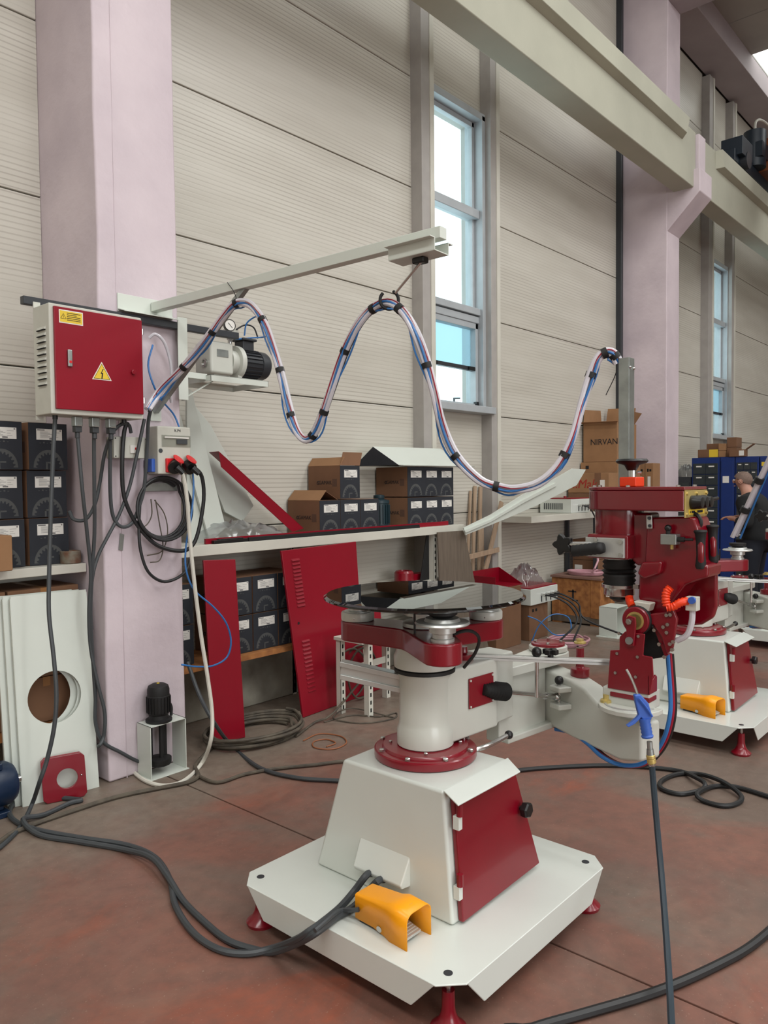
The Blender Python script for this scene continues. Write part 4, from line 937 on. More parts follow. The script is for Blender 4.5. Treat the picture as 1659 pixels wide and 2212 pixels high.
# ---- black pump in its frame at the foot of the column
pm = thing('coolant_pump', 'black coolant pump standing in a pale grey frame at the foot of the column', 'pump', (2.43, 3.87, 0))
fx0, fx1, fy0, fy1, fz = 2.307, 2.540, 3.788, 3.925, .302
fr_ = build(MB().box(fx0, fx1, fy0, fy1, fz-.005, fz).box(fx0, fx0+.005, fy0, fy1, .006, fz).box(fx1-.005, fx1, fy0, fy1, .006, fz), 'frame', PALE, pm)
build(MB().box(fx0-.012, fx1+.012, fy0-.01, fy1+.005, 0, .006), 'frame_floor', PALE, pm, bev=.002)
mc = (2.405, 3.855)
build(MB().lathe([(.072, 0), (.074, .004), (.074, .014), (.056, .018), (.054, .04), (.062, .05), (.064, .062), (.064, .150), (.062, .152), (.062, .185), (.056, .205), (.036, .216), (.0001, .218)], (mc[0], mc[1], fz), n=32), 'motor', RUBBER, pm, sharp=40)
fin = build(MB().obox((mc[0]-.065, mc[1], fz+.10), (.004, 0, 0), (0, .0015, 0), (0, 0, .045)), 'fin', BLACK, pm)
for k in range(1, 20):
    a = 2*math.pi*k/20; f2 = shifted(fin, (0, 0, 0)); f2.rotation_euler = (0, 0, a); r_ = Matrix.Rotation(a, 3, 'Z'); cl = V((mc[0], mc[1], 0))-ORG[pm]; cl.z = 0; f2.location = cl-r_ @ cl
build(MB().lathe([(.008, 0), (.008, .002), (.0001, .002)], (mc[0], mc[1], fz+.218), n=12), 'arrow_sticker', YSTICK, pm)
for dx, dy, r_ in ((-.045, .02, .013), (.0, -.02, .013), (.04, .02, .019)): build(MB().cyl((mc[0]+dx, mc[1]+dy, .09), (mc[0]+dx, mc[1]+dy, fz-.005), r_, n=12), 'rod', RUBBER, pm)
build(MB().lathe([(.04, 0), (.062, .01), (.066, .02), (.066, .045), (.03, .052), (.0001, .052)], (mc[0], mc[1], .045), n=28), 'impeller_housing', RUBBER, pm)
build(MB().tube([(mc[0]+.066, mc[1]+.01, fz+.10), (mc[0]+.095, mc[1]+.02, fz+.06), (mc[0]+.10, mc[1]+.03, fz+.005)], .009), 'lead', CABLEB, pm)

# ---- rail on the column, control cabinet
rl = build(MB().box(1.715, 3.05, 3.885, 3.925, 2.560, 2.600), 'mounting_rail', DKGREY, bev=.003); tag(rl, 'dark square steel rail bolted across the near lilac column', 'rail')
cb = thing('control_cabinet', 'red-doored grey control cabinet with warning signs hung on the column rail', 'cabinet', (2.0, 3.79, 2.01))
build(MB().box(1.758, 2.262, 3.712, 3.885, 2.005, 2.545), 'body', GREYPL, cb, bev=.006)
dr = build(MB().box(1.778, 2.256, 3.698, 3.712, 2.030, 2.530), 'door', REDS, cb, bev=.003)
y_ = 3.698
build(MB().box(1.802, 1.925, y_-.001, y_, 2.452, 2.517), 'warning_label', PAPER, dr); build(MB().box(1.806, 1.921, y_-.0016, y_-.001, 2.457, 2.512), 'label_field', YSTICK, dr)
pmb = MB()
for k in range(5): pmb.box(1.842, 1.912-.02*(k == 1), y_-.0022, y_-.0016, 2.502-.0085*k, 2.505-.0085*k)
def tri_ring(mb, cx, cz, r, w_, y):
    P = [(cx+r*math.cos(a), cz+r*math.sin(a)) for a in (math.pi/2, math.pi*7/6, math.pi*11/6)]; Q = [(cx+(r-w_)*math.cos(a), cz+(r-w_)*math.sin(a)) for a in (math.pi/2, math.pi*7/6, math.pi*11/6)]
    for i in range(3):
        j = (i+1) % 3; mb.add([(P[i][0], y, P[i][1]), (P[j][0], y, P[j][1]), (Q[j][0], y, Q[j][1]), (Q[i][0], y, Q[i][1])], [(0, 1, 2, 3)])
tri_ring(pmb, 1.824, 2.482, .018, .004, y_-.0019); pmb.box(1.823, 1.825, y_-.0022, y_-.0016, 2.478, 2.490)
meta(build(pmb, 'label_print', INK, dr), kind='stuff')
def tri(cx, cz, r, y, th): return MB().prism([(cx+r*math.cos(a), y, cz+r*math.sin(a)) for a in (math.pi/2, math.pi*7/6, math.pi*11/6)], (0, -th, 0))
build(tri(2.020, 2.222, .062, y_, .001), 'voltage_sign', PAPER, dr, bev=.0004); build(tri(2.020, 2.222, .054, y_-.001, .0006), 'sign_field', YSTICK, dr)
vb = MB(); tri_ring(vb, 2.020, 2.222, .052, .004, y_-.0019)
vb.prism([(2.025, y_-.0017, 2.248), (2.012, y_-.0017, 2.222), (2.019, y_-.0017, 2.222), (2.016, y_-.0017, 2.198), (2.022, y_-.0017, 2.198), (2.027, y_-.0017, 2.228), (2.019, y_-.0017, 2.228), (2.030, y_-.0017, 2.248)], (0, -.0004, 0))
meta(build(vb, 'lightning_bolt', INK, dr), kind='stuff')
hn = build(MB().box(1.838, 1.862, y_-.012, y_, 2.240, 2.325), 'latch_handle', GALV, dr, bev=.005); build(MB().box(1.843, 1.857, y_-.0135, y_-.012, 2.258, 2.270), 'latch_button', mat('bright_red_plastic', (214, 30, 36), .4), dr)
build(MB().lathe([(.013, 0), (.013, .012), (.010, .014), (.0001, .014)], (2.196, y_, 2.248), (0, -1, 0), 8), 'door_knob', REDS, dr)
for z in (2.455, 2.09): build(MB().cyl((2.262, 3.705, z), (2.262, 3.705, z+.03), .006, n=8), 'hinge', STEEL, cb)
l0 = None
for k in range(10):
    z = 2.425-.030*k
    if l0 is None: l0 = build(MB().add([(1.758, 3.745, z+.012), (1.758, 3.835, z+.012), (1.758, 3.835, z-.004), (1.758, 3.745, z-.004), (1.748, 3.752, z-.004), (1.748, 3.828, z-.004)], [(0, 1, 5, 4), (0, 4, 3), (1, 2, 5), (3, 4, 5, 2)]), 'louvre', GREYPL, cb); d0 = build(MB().box(1.7485, 1.758, 3.75, 3.83, z-.008, z-.0045), 'louvre_gap', DARK, cb)
    else: shifted(l0, (0, 0, -.030*k)); shifted(d0, (0, 0, -.030*k))
for x in (1.76, 2.22): build(MB().box(x, x+.035, 3.878, 3.886, 1.985, 2.005).box(x, x+.035, 3.878, 3.886, 2.545, 2.575), 'mounting_lug', GREYPL, cb)
GLD = [(1.814, 3.79, 2.006), (1.928, 3.79, 2.005), (2.021, 3.79, 2.003), (2.114, 3.79, 2.001), (2.192, 3.79, 2.001)]
for k, q in enumerate(GLD):
    x = q[0]
    if k in (1, 2, 3):
        pg = build(MB().box(x-.022, x+.022, 3.77, 3.81, 1.955, 2.005), 'plug_hood', GALV, cb, bev=.004); build(MB().box(x-.018, x+.018, 3.772, 3.808, 1.925, 1.955).cyl((x, 3.79, 1.925), (x, 3.79, 1.895), .013, n=10), 'plug', CABLE, pg, bev=.003); build(MB().box(x-.013, x+.013, 3.762, 3.770, 1.955, 1.962), 'clip', STEEL, pg)
    else: build(MB().cyl((x, 3.79, 2.005), (x, 3.79, 1.985), .013, n=10), 'cable_gland', CABLEB, cb)
# junction box at the right side of the cabinet
jb = build(MB().box(2.27, 2.305, 3.80, 3.87, 2.335, 2.445), 'junction_box', GALV, bev=.004); tag(jb, 'small grey finned junction box on the right side of the control cabinet', 'junction box')
# ---- jib arm with trolley and hook
jr = thing('jib_arm', 'grey steel jib arm reaching out from the column over the glass table', 'jib', (2.48, 3.92, 2.6))
build(MB().box(2.25, 2.60, 3.930, 3.938, 2.615, 2.715).prism([(2.25, 3.93, 2.625), (2.60, 3.93, 2.625), (2.60, 3.86, 2.605), (2.25, 3.86, 2.605)], (0, 0, .006)), 'wall_plate', PALE, jr, bev=.002)
J0, J1 = V((2.478, 3.925, 2.668)), V((2.603, 1.950, 2.688))
build(MB().bar(J0, J1, .05, .05), 'boom', PALE, jr, bev=.003)
jd = (J1-J0).normalized(); jx = jd.cross(V((0, 0, 1)))
tp = J0+jd*1.85
ch = MB()
for s_ in (-1, 1): ch.obox(tp+jx*s_*.052+V((0, 0, -.052)), jd*.12, jx*.002, V((0, 0, .026))); ch.obox(tp+jx*s_*.068+V((0, 0, -.028)), jd*.12, jx*.018, V((0, 0, .002)))
ch.obox(tp+V((0, 0, -.078)), jd*.12, jx*.053, V((0, 0, .002)))
build(ch, 'track_channel', PALE, jr)
tr_ = build(MB().obox(tp+jd*.01+V((0, 0, -.092)), jd*.03, jx*.022, V((0, 0, .013))), 'trolley', BLACK, jr, bev=.006)
H0 = V((2.592, 2.055, 2.592)); H1 = V((2.57, 2.188, 2.474)); hc = V((2.565, 2.219, 2.449))
build(MB().tube([H0, H0*.7+H1*.3, H1], .006, 8, sm=False), 'hook_rod', STEEL, jr)
hk = []
rv = V((math.sin(yaw), -math.cos(yaw), 0))
for k in range(15):
    a = math.radians(60-k*20.5); hk.append(hc+rv*(.040*math.cos(a))+V((0, 0, .040*math.sin(a))))
build(MB().tube([H1]+hk, .0075, 8), 'hook', RUBBER, jr)
br0, br1 = V((2.47, 3.925, 2.075)), V((2.53, 3.154, 2.666))
build(MB().bar(br0, br1, .03, .03), 'brace', GALV, jr, bev=.002); build(MB().box(2.44, 2.51, 3.928, 3.938, 2.02, 2.10), 'brace_foot', PALE, jr, bev=.002)
# ---- vacuum pump on its bracket shelf
vp = thing('pump_bracket', 'pale grey welded bracket shelf carrying the vacuum pump beside the column', 'bracket', (2.9, 4.0, 2.27))
tx0, tx1, ty0, ty1 = 2.79, 3.235, 3.83, 4.20
build(MB().box(tx0, tx1, ty0, ty0+.004, 2.272, 2.310).box(tx0, tx1, ty1-.004, ty1, 2.272, 2.310).box(tx0, tx0+.004, ty0, ty1, 2.272, 2.310).box(tx1-.004, tx1, ty0, ty1, 2.272, 2.310).box(tx0, tx1, ty0, ty0+.05, 2.306, 2.310).box(tx0, tx1, ty1-.05, ty1, 2.306, 2.310), 'tray_frame', PALE, vp, bev=.001)
build(MB().box(2.60, 2.665, 3.880, 3.886, 2.15, 2.63).box(2.655, 2.665, 3.886, 3.94, 2.15, 2.63), 'hanger', PALE, vp, bev=.002); build(MB().bar((2.66, 3.90, 2.30), (2.80, 3.90, 2.30), .04, .035).bar((2.66, 3.90, 2.17), (2.85, 3.9, 2.28), .03, .004), 'hanger_arm', PALE, vp, bev=.002)
vm = thing('vacuum_pump', 'light grey vacuum pump with dark finned motor and dial gauge on the bracket', 'pump', (3.05, 4.0, 2.31))
cy, cz = 4.0, 2.43
build(MB().box(2.855, 3.030, 3.915, 4.085, 2.335, 2.535), 'oil_case', GREYP, vm, bev=.018, seg=3)
build(MB().box(2.90, 2.985, 3.912, 3.9155, 2.440, 2.485), 'name_plate', GALV, vm)
build(MB().lathe([(.026, 0), (.026, .012), (.018, .014), (.018, .006), (.0001, .006)], (2.856, 3.975, 2.40), (-1, 0, 0), 12), 'sight_glass', STEEL, vm)
build(MB().lathe([(.085, 0), (.085, .018), (.075, .02), (.075, .055), (.105, .057), (.108, .062), (.108, .088), (.0001, .088)], (3.03, cy, cz), (1, 0, 0), 32), 'flange', GREYP, vm)
build(MB().box(2.90, 3.02, 3.95, 4.05, 2.31, 2.34).box(3.08, 3.11, 3.94, 4.06, 2.31, 2.345), 'feet', GREYP, vm).name = 'mount_foot'
mo = build(MB().lathe([(.080, 0), (.086, .005), (.086, .15), (.092, .153), (.092, .205), (.084, .222), (.050, .232), (.0001, .234)], (3.117, cy, cz), (1, 0, 0), 32), 'motor', DKGREY, vm, sharp=40)
f1 = None
for k in range(22):
    a = 2*math.pi*k/22; cpos = V((3.195, cy+.09*math.cos(a), cz+.09*math.sin(a)))
    build(MB().obox(cpos, (.07, 0, 0), (0, .006*math.cos(a), .006*math.sin(a)), (0, -.0015*math.sin(a), .0015*math.cos(a))), 'fin', DKGREY, mo)
build(MB().box(3.135, 3.225, 3.955, 4.045, 2.51, 2.575).box(3.125, 3.24, 3.94, 4.06, 2.573, 2.590), 'terminal_box', DKGREY, vm, bev=.006)
build(MB().cyl((3.045, 3.97, 2.53), (3.045, 3.97, 2.62), .010, n=10).box(3.03, 3.06, 3.955, 3.985, 2.565, 2.595), 'gauge_stem', STEEL, vm)
gg = build(MB().lathe([(.036, 0), (.038, .004), (.038, .026), (.034, .028), (.033, .025), (.0001, .025)], (3.045, 3.985, 2.655), (-.25, -1, .05), 28), 'gauge_case', BLACK, vm)
build(MB().lathe([(.033, .0252), (.0001, .0254)], (3.045, 3.985, 2.655), (-.25, -1, .05), 28), 'gauge_face', PAPER, vm)
gz = V((3.045, 3.985, 2.655))+V((-.25, -1, .05)).normalized()*.026
build(MB().bar(gz+V((-.012, .002, .014)), gz+V((.014, -.004, -.016)), .003, .001, (-.25, -1, .05)), 'needle', INK, vm)
build(MB().cyl((3.075, 4.02, 2.535), (3.075, 4.02, 2.605), .010, n=8).box(3.06, 3.12, 3.98, 4.06, 2.60, 2.65), 'air_filter', GREYPL, vm, bev=.004)
build(MB().tube([(3.10, 3.98, 2.64), (3.16, 3.96, 2.675), (3.22, 3.95, 2.665), (3.255, 3.95, 2.60)], .005), 'lead', CABLEB, vm)
# ---- socket box, small switch box, hanger strip on the column
kb = thing('socket_box', 'grey plastic socket box with two red sockets and a clear breaker window on the column', 'socket box', (2.52, 3.88, 1.71))
build(MB().box(2.414, 2.634, 3.822, 3.935, 1.712, 1.985), 'case', GREYPL, kb, bev=.008)
build(MB().box(2.440, 2.630, 3.818, 3.824, 1.868, 1.935), 'breaker_panel', CLEARC, kb, bev=.002); build(MB().box(2.535, 2.605, 3.812, 3.819, 1.885, 1.912), 'breaker_row', CABLE, kb, bev=.002); build(MB().box(2.455, 2.615, 3.813, 3.818, 1.918, 1.926), 'window_rim', PAPER, kb)
text('K.P4', .022, (2.545, 3.8205, 1.962), (1, 0, 0), (0, 0, 1), INK, kb)
build(MB().lathe([(.013, 0), (.013, .002), (.0001, .002)], (2.432, 3.822, 1.845), (0, -1, 0), 12), 'screw_cover', CABLE, kb)
REDP = bpy.data.materials['bright_red_plastic']
for k, (x, z, d) in enumerate(((2.512, 1.765, (-.35, -.8, -.35)), (2.598, 1.765, (.1, -.85, -.45)))):
    d = V(d).normalized(); p = V((x, 3.80, z))
    if k == 0: build(MB().box(x-.052, x+.045, 3.806, 3.824, 1.722, 1.803), 'socket_base', REDP, kb, bev=.005)
    so_ = build(MB().lathe([(.034, 0), (.034, .03), (.037, .032), (.037, .05), (.0001, .05)], p+V((0, .02, 0)), d, 24), 'socket', BLACK, kb)
    ft_ = p+V((.012, -.012, .030)); build(MB().lathe([(.034, 0), (.036, .003), (.034, .007), (.0001, .008)], ft_, (.30, -.62, .72), 24), 'socket_flap', REDP, so_)
    build(MB().cyl(p+d*.04, p+d*.04+V((.03, -.02, -.035)), .02, .012, n=14), 'plug', BLACK, so_)
build(MB().box(2.392, 2.414, 3.85, 3.93, 1.725, 1.80), 'side_outlet', BLUEG, kb, bev=.004)
sb = thing('switch_box', 'small white switch box with a red rocker on the lilac column', 'switch box', (2.27, 3.9, 1.8))
build(MB().box(2.167, 2.372, 3.858, 3.935, 1.800, 1.918), 'case', GREYPL, sb, bev=.005)
build(MB().box(2.262, 2.312, 3.852, 3.858, 1.828, 1.872), 'rocker_frame', PAPER, sb); build(MB().box(2.290, 2.310, 3.848, 3.853, 1.848, 1.860), 'rocker', REDP, sb, bev=.002); build(MB().box(2.295, 2.315, 3.849, 3.853, 1.830, 1.842), 'lower_rocker', BLACK, sb, bev=.002)
for x in (2.177, 2.362):
    for z in (1.81, 1.908): build(MB().cyl((x, 3.858, z), (x, 3.8565, z), .004, n=8), 'screw', INK, sb)
hs_ = build(MB().box(2.385, 2.60, 3.915, 3.938, 1.615, 1.665), 'hanger_strip', GALV, bev=.003); tag(hs_, 'grey metal hanger strip under the socket box holding coiled cables', 'hanger')
tg = build(MB().obox((2.243, 3.936, 1.335), (.012, 0, -.004), (0, .002, 0), (.006, 0, .045)), 'steel_tag', GALV); tag(tg, 'small steel strap screwed to the lower front of the near column', 'strap')
# ---- sheet metal offcuts on the bench
def poly_sheet(name, pts, vec, mt, label, cat='sheet metal', lip=None):
    t = thing(name, label, cat, pts[0]); build(MB().prism(pts, vec), 'sheet', mt, t, bev=.0015)
    if lip: build(MB().prism(*lip), 'folded_lip', mt, t, bev=.0015)
    return t
poly_sheet('folded_sheet', [(2.984, 4.36, 2.292), (3.02, 4.36, 2.283), (3.279, 4.36, 1.35), (3.114, 4.36, 1.245), (3.017, 4.36, 1.232), (2.981, 4.36, 1.247), (2.966, 4.36, 1.55)], (0, .02, 0), PALE, 'tall pale sheet offcut leaning in the corner beside the column',
           lip=([(2.86, 4.34, 2.16), (2.90, 4.34, 2.16), (3.16, 4.33, 1.27), (3.12, 4.33, 1.27)], (0, .02, .0)))
poly_sheet('folded_sheet', [(3.079, 4.48, 2.242), (3.254, 4.48, 2.068), (3.624, 4.48, 1.493), (3.519, 4.48, 1.381), (3.364, 4.48, 1.454), (3.154, 4.48, 1.929)], (0, .02, 0), PALE, 'grey folded sheet offcut leaning between the pale sheet and the red one')
q4 = [(3.187, 4.3, 1.873), (3.955, 4.3, 1.311), (3.842, 4.3, 1.292), (3.204, 4.3, 1.772)]
poly_sheet('folded_sheet', q4, (0, .006, 0), REDS, 'red folded sheet leaning diagonally on the bench beside the open cartons', lip=([q4[0], q4[1], (q4[1][0]+.02, q4[1][1]+.14, q4[1][2]), (q4[0][0]+.02, q4[0][1]+.14, q4[0][2])], (0, 0, .004)))
t = thing('folded_sheet', 'white folded ridge-shaped sheet lying on the right bench cartons', 'sheet metal', (5.3, 4.35, 1.79))
A_, B_ = V((4.815, 4.36, 1.955)), V((5.80, 4.40, 1.965)); a_, b_ = V((4.92, 4.17, 1.800)), V((5.98, 4.17, 1.80)); a2, b2 = V((4.78, 4.55, 1.795)), V((5.80, 4.56, 1.80))
build(MB().prism([A_, B_, b_, a_], (0, .004, .004)).prism([A_, B_, b2, a2], (0, .004, .004)), 'roof_sheet', PALE, t)
build(MB().prism([A_+V((-.003, 0, 0)), a_+V((-.003, .0, 0)), a2], (.003, 0, 0)), 'shaded_end', DKGREY, t)  # open gable end, the shade inside it painted as a dark sheet
build(MB().prism([a_+V((0, -.002, -.012)), b_+V((0, -.002, -.012)), b_+V((0, -.05, -.006)), a_+V((0, -.05, -.006))], (0, 0, .003)), 'folded_lip', PALE, t)
sp_ = build(MB().box(3.30, 5.15, 4.132, 4.175, 1.262, 1.274).box(3.30, 5.15, 4.135, 4.150, 1.274, 1.290).box(3.30, 5.15, 4.160, 4.172, 1.274, 1.284), 'rubber_profile', RUBBER, bev=.001); tag(sp_, 'long black rubber profile lying along the front of the bench', 'profile')
rs_ = build(MB().box(2.98, 5.62, 4.178, 4.197, 1.262, 1.298), 'red_strip', REDS, bev=.001); tag(rs_, 'long red metal strip lying behind the black profile on the bench', 'strip')
bt = build(MB().box(3.02, 3.30, 4.14, 4.172, 1.262, 1.285).box(3.06, 3.26, 4.142, 4.17, 1.285, 1.292), 'plastic_tray', BLACK, bev=.003); tag(bt, 'small black plastic tray at the left end of the bench', 'tray')
# crumpled bubble wrap
def crumple(name, x0, x1, y0, y1, z0, h, label, n=16, seed=3, cat='plastic film'):
    rd = random.Random(seed); vs, fs = [], []
    for i in range(n+1):
        for j in range(n+1):
            u, v = i/n, j/n; e_ = math.sin(math.pi*u)**.5*math.sin(math.pi*v)**.5
            vs.append((x0+(x1-x0)*u+rd.uniform(-.01, .01), y0+(y1-y0)*v+rd.uniform(-.008, .008), z0+.002+e_*h*(.55+.45*rd.random())))
    for i in range(n):
        for j in range(n): a = i*(n+1)+j; fs.append((a, a+1, a+n+2, a+n+1))
    o = build(MB().add(vs, fs), name, PLASTIC, sharp=180); return tag(o, label, cat)
crumple('plastic_wrap', 3.0, 3.72, 4.20, 4.5, 1.264, .15, 'crumpled clear plastic wrap lying on the bench under the red sheet')
# dark motor standing between the cartons
dm = thing('electric_motor', 'dark green finned motor standing upright between the two bench carton stacks', 'motor', (4.84, 4.32, 1.264))
mq = (4.835, 4.32); TEAL = mat('dark_teal_paint', (30, 52, 60), .45)
bd = build(MB().lathe([(.09, 0), (.10, .004), (.10, .03), (.082, .036), (.082, .21), (.088, .215), (.088, .24), (.03, .255), (.0001, .256)], (mq[0], mq[1], 1.264), n=28), 'housing', TEAL, dm, sharp=40)
for k in range(22):
    a = 2*math.pi*k/22; build(MB().obox((mq[0]+.087*math.cos(a), mq[1]+.087*math.sin(a), 1.264+.125), (.007*math.cos(a), .007*math.sin(a), 0), (-.0015*math.sin(a), .0015*math.cos(a), 0), (0, 0, .08)), 'fin', TEAL, bd)
build(MB().lathe([(.045, 0), (.047, .004), (.047, .03), (.02, .035), (.0001, .036)], (mq[0], mq[1], 1.517), n=20), 'cap', TEAL, dm)

# ================================================================== RIGHT SIDE BEHIND THE MACHINES
s2 = thing('wall_rack', 'cream wall rack left of the far column loaded with brown cartons', 'rack', (8.4, 4.35, 0))
build(MB().box(7.0, 10.08, 4.13, 4.57, 1.215, 1.285), 'rack_shelf', CREAM, s2, bev=.004)
build(MB().box(8.52, 8.56, 4.15, 4.19, 0, 1.215), 'rack_post', DKGREY, s2); build(MB().box(10.03, 10.07, 4.15, 4.19, 0, 1.215), 'rack_post', DKGREY, s2); build(MB().box(8.52, 8.56, 4.52, 4.56, 0, 1.215), 'rack_post', DKGREY, s2)
# control units with red lids
def control_unit(x0, x1, y0, y1, z0, z1, label, slots=True):
    t = thing('control_unit', label, 'control unit', ((x0+x1)/2, (y0+y1)/2, z0), 'white control units with red lids')
    build(MB().box(x0, x1, y0, y1, z0, z1), 'case', WHITE, t, bev=.006)
    build(MB().box(x0+.01, x1-.01, y0+.01, y1-.01, z1, z1+.012), 'lid', REDS, t, bev=.003)
    build(MB().cyl(((x0+x1)/2, (y0+y1)/2, z1+.012), ((x0+x1)/2, (y0+y1)/2, z1+.03), .018, n=12), 'lid_knob', REDS, t)
    for k in range(4):
        x = x0+(x1-x0)*(.38+.17*k); build(MB().cyl((x, y0, z0+(z1-z0)*.55), (x, y0-.05, z0+(z1-z0)*.55-.006), .014, n=10), 'connector', STEEL, t)
        build(MB().box(x-.006, x+.006, y0-.006, y0, z0+.02, z0+(z1-z0)*.45), 'cable_mark', CABLE, t)
    if slots:
        for k in range(10):
            y = y1-.06-.025*k; build(MB().box(x0-.003, x0, y-.006, y+.006, z0+.04, z1-.045), 'vent_slot', CABLE, t)
    return t
control_unit(7.90, 8.36, 4.15, 4.55, 1.287, 1.445, 'white control unit with red lid on the wall rack shelf')
control_unit(6.88, 7.44, 4.07, 4.48, .372, .540, 'white control unit with red lid standing on a carton behind the glass disc', False)
bc = plain_box('cardboard_box', (6.90, 7.28, 4.10, 4.48, 0, .368), 'tall brown carton under the low white control unit', CARDD, tape=False)
for q in ((6.955,), (7.02,)): build(MB().box(q[0], q[0]+.035, 4.0985, 4.1005, .295, .325), 'hand_hole', DARK, bc)
text('i.Mak', .10, (6.8985, 4.31, .20), (0, -1, 0), (0, 0, 1), INKR, bc, shear=.2)
# red hopper on a box, bagged part
plain_box('cardboard_box', (6.28, 6.74, 4.10, 4.40, 0, .60), 'brown carton under the red chute behind the glass disc', CARDD)
rh = thing('red_chute', 'red sheet-metal chute on a carton below the leaning boards', 'chute', (6.55, 4.4, .602))
build(MB().box(6.30, 6.80, 4.12, 4.41, .602, .610), 'tray_floor', REDS, rh); build(MB().box(6.30, 6.80, 4.40, 4.41, .61, .76), 'back_wall', REDS, rh); build(MB().box(6.30, 6.305, 4.12, 4.40, .61, .72), 'side_wall', REDS, rh); build(MB().prism([(6.795, 4.12, .61), (6.795, 4.40, .61), (6.795, 4.40, .76)], (.005, 0, 0)), 'side_wall', REDS, rh)
crumple('plastic_bag', 6.92, 7.34, 4.16, 4.44, .556, .24, 'clear plastic bag over a metal part on the low control unit lid', seed=9, cat='plastic bag')
# leaning timber strips
GS = 'timber strips leaning by the window post'
sd = [((6.40, 4.485, 0), (6.60, 4.56, 1.61), .045, 'tallest'), ((6.52, 4.485, 0), (6.70, 4.56, 1.60), .05, 'second'), ((6.28, 4.485, 0), (6.52, 4.56, 1.56), .03, 'thin left'), ((6.30, 4.455, 0), (6.90, 4.43, 1.44), .06, 'most slanted'), ((6.62, 4.485, 0), (6.72, 4.56, 1.20), .05, 'short broad')]
for a, b, w_, nm in sd:
    o = build(MB().bar(a, b, w_, .018, (0, 1, 0)), 'timber_strip', WOOD, bev=.002); tag(o, '%s raw timber strip leaning against the window post' % nm, 'timber', GS)
o = build(MB().bar((6.22, 4.42, .90), (6.82, 4.418, .94), .02, .05), 'timber_batten', WOOD, bev=.002); tag(o, 'short horizontal timber batten across the leaning strips', 'timber')
pb = build(MB().prism([(5.36, 4.05, 0), (6.10, 4.05, 0), (5.758, 4.1, 1.208), (5.361, 4.1, 1.212)], (0, .015, 0)), 'board', WOODD, bev=.002); tag(pb, 'weathered brown board leaning at the end of the bench', 'board')
pb = build(MB().prism([(5.05, 4.20, 0), (5.40, 4.20, 0), (5.478, 4.2, 1.194), (5.331, 4.2, 1.186)], (0, .010, 0)), 'board', RUBBER, bev=.002); tag(pb, 'narrow black board standing behind the weathered brown board', 'board')
# bent white sheet bridging bench end and rack
q5 = [(5.667, 4.04, 1.239), (6.103, 4.04, 1.34), (6.686, 4.04, 1.522), (7.292, 4.04, 1.668), (7.713, 4.04, 1.788), (8.041, 4.04, 1.78), (7.82, 4.04, 1.604), (6.956, 4.04, 1.403), (6.343, 4.04, 1.286), (5.695, 4.04, 1.171)]
poly_sheet('bent_sheet', q5, (0, .012, 0), PALE, 'long bent white sheet sloping up from the bench end to the cartons', lip=([(5.653, 4.02, 1.216), (6.072, 4.02, 1.298), (6.652, 4.02, 1.467), (7.305, 4.02, 1.633), (7.345, 4.02, 1.604), (6.67, 4.02, 1.439), (6.072, 4.02, 1.272), (5.667, 4.02, 1.194)], (0, .02, 0)))
# cartons on the rack
GC = 'brown cartons on the wall rack'
nb = plain_box('shipping_carton', (8.98, 9.55, 4.10, 4.55, 1.885, 2.365), 'tall open brown carton lettered NIRVAN on top of the rack stack', CARD, GC, tape=False)
text('NIRVAN', .105, (8.978, 4.27, 2.13), (0, -1, 0), (0, 0, 1), INK, nb, sx=.95)
build(MB().prism([(8.98, 4.55, 2.365), (8.98, 4.10, 2.365), (8.90, 4.06, 2.37), (8.90, 4.58, 2.385)], (0, 0, .004)), 'flap', CARD, nb)
build(MB().prism([(9.55, 4.52, 2.365), (9.55, 4.14, 2.365), (9.62, 4.14, 2.58), (9.62, 4.52, 2.60)], (.004, 0, 0)), 'flap', CARD, nb); build(MB().prism([(9.0, 4.10, 2.365), (9.5, 4.10, 2.365), (9.53, 4.02, 2.50), (9.1, 4.02, 2.51)], (0, .004, 0)), 'flap', CARD, nb); build(MB().prism([(8.99, 4.55, 2.365), (9.5, 4.55, 2.365), (9.5, 4.565, 2.57), (9.05, 4.565, 2.55)], (0, .004, 0)), 'flap', CARD, nb)
build(MB().box(9.30, 9.44, 4.0985, 4.0995, 2.06, 2.22), 'arrow_label', PAPER, nb); build(MB().prism([(9.35, 4.098, 2.13), (9.41, 4.098, 2.13), (9.38, 4.098, 2.19)], (0, -.0006, 0)), 'arrow_print', INK, nb)
cc_ = plain_box('shipping_carton', (8.93, 9.60, 4.07, 4.56, 1.533, 1.882), 'wide brown carton directly under the NIRVAN carton', CARD, GC); text('i.Mak', .16, (8.928, 4.22, 1.66), (0, -1, 0), (0, 0, 1), INKR, cc_, shear=.2); build(MB().box(8.926, 8.93, 4.45, 4.49, 1.80, 1.84), 'tape_patch', INK, cc_)
plain_box('shipping_carton', (8.93, 9.60, 4.08, 4.56, 1.287, 1.530), 'lowest brown carton in the rack stack under the NIRVAN carton', CARDD, GC)
dd_ = plain_box('shipping_carton', (8.58, 8.90, 4.02, 4.55, 1.506, 1.745), 'brown carton with red i.Mak lettering in front of the NIRVAN stack', CARD, GC, tape=False)
text('i.Mak', .15, (8.578, 4.33, 1.61), (0, -1, 0), (0, 0, 1), INKR, dd_, shear=.2); build(MB().box(8.5785, 8.58, 4.12, 4.20, 1.506, 1.745), 'tape', CARDD, dd_); build(MB().box(8.577, 8.5785, 4.07, 4.13, 1.53, 1.66), 'paper_label', PAPER, dd_)
plain_box('shipping_carton', (8.58, 8.90, 4.03, 4.55, 1.287, 1.503), 'flat brown carton under the front i.Mak carton on the rack', CARDD, GC)
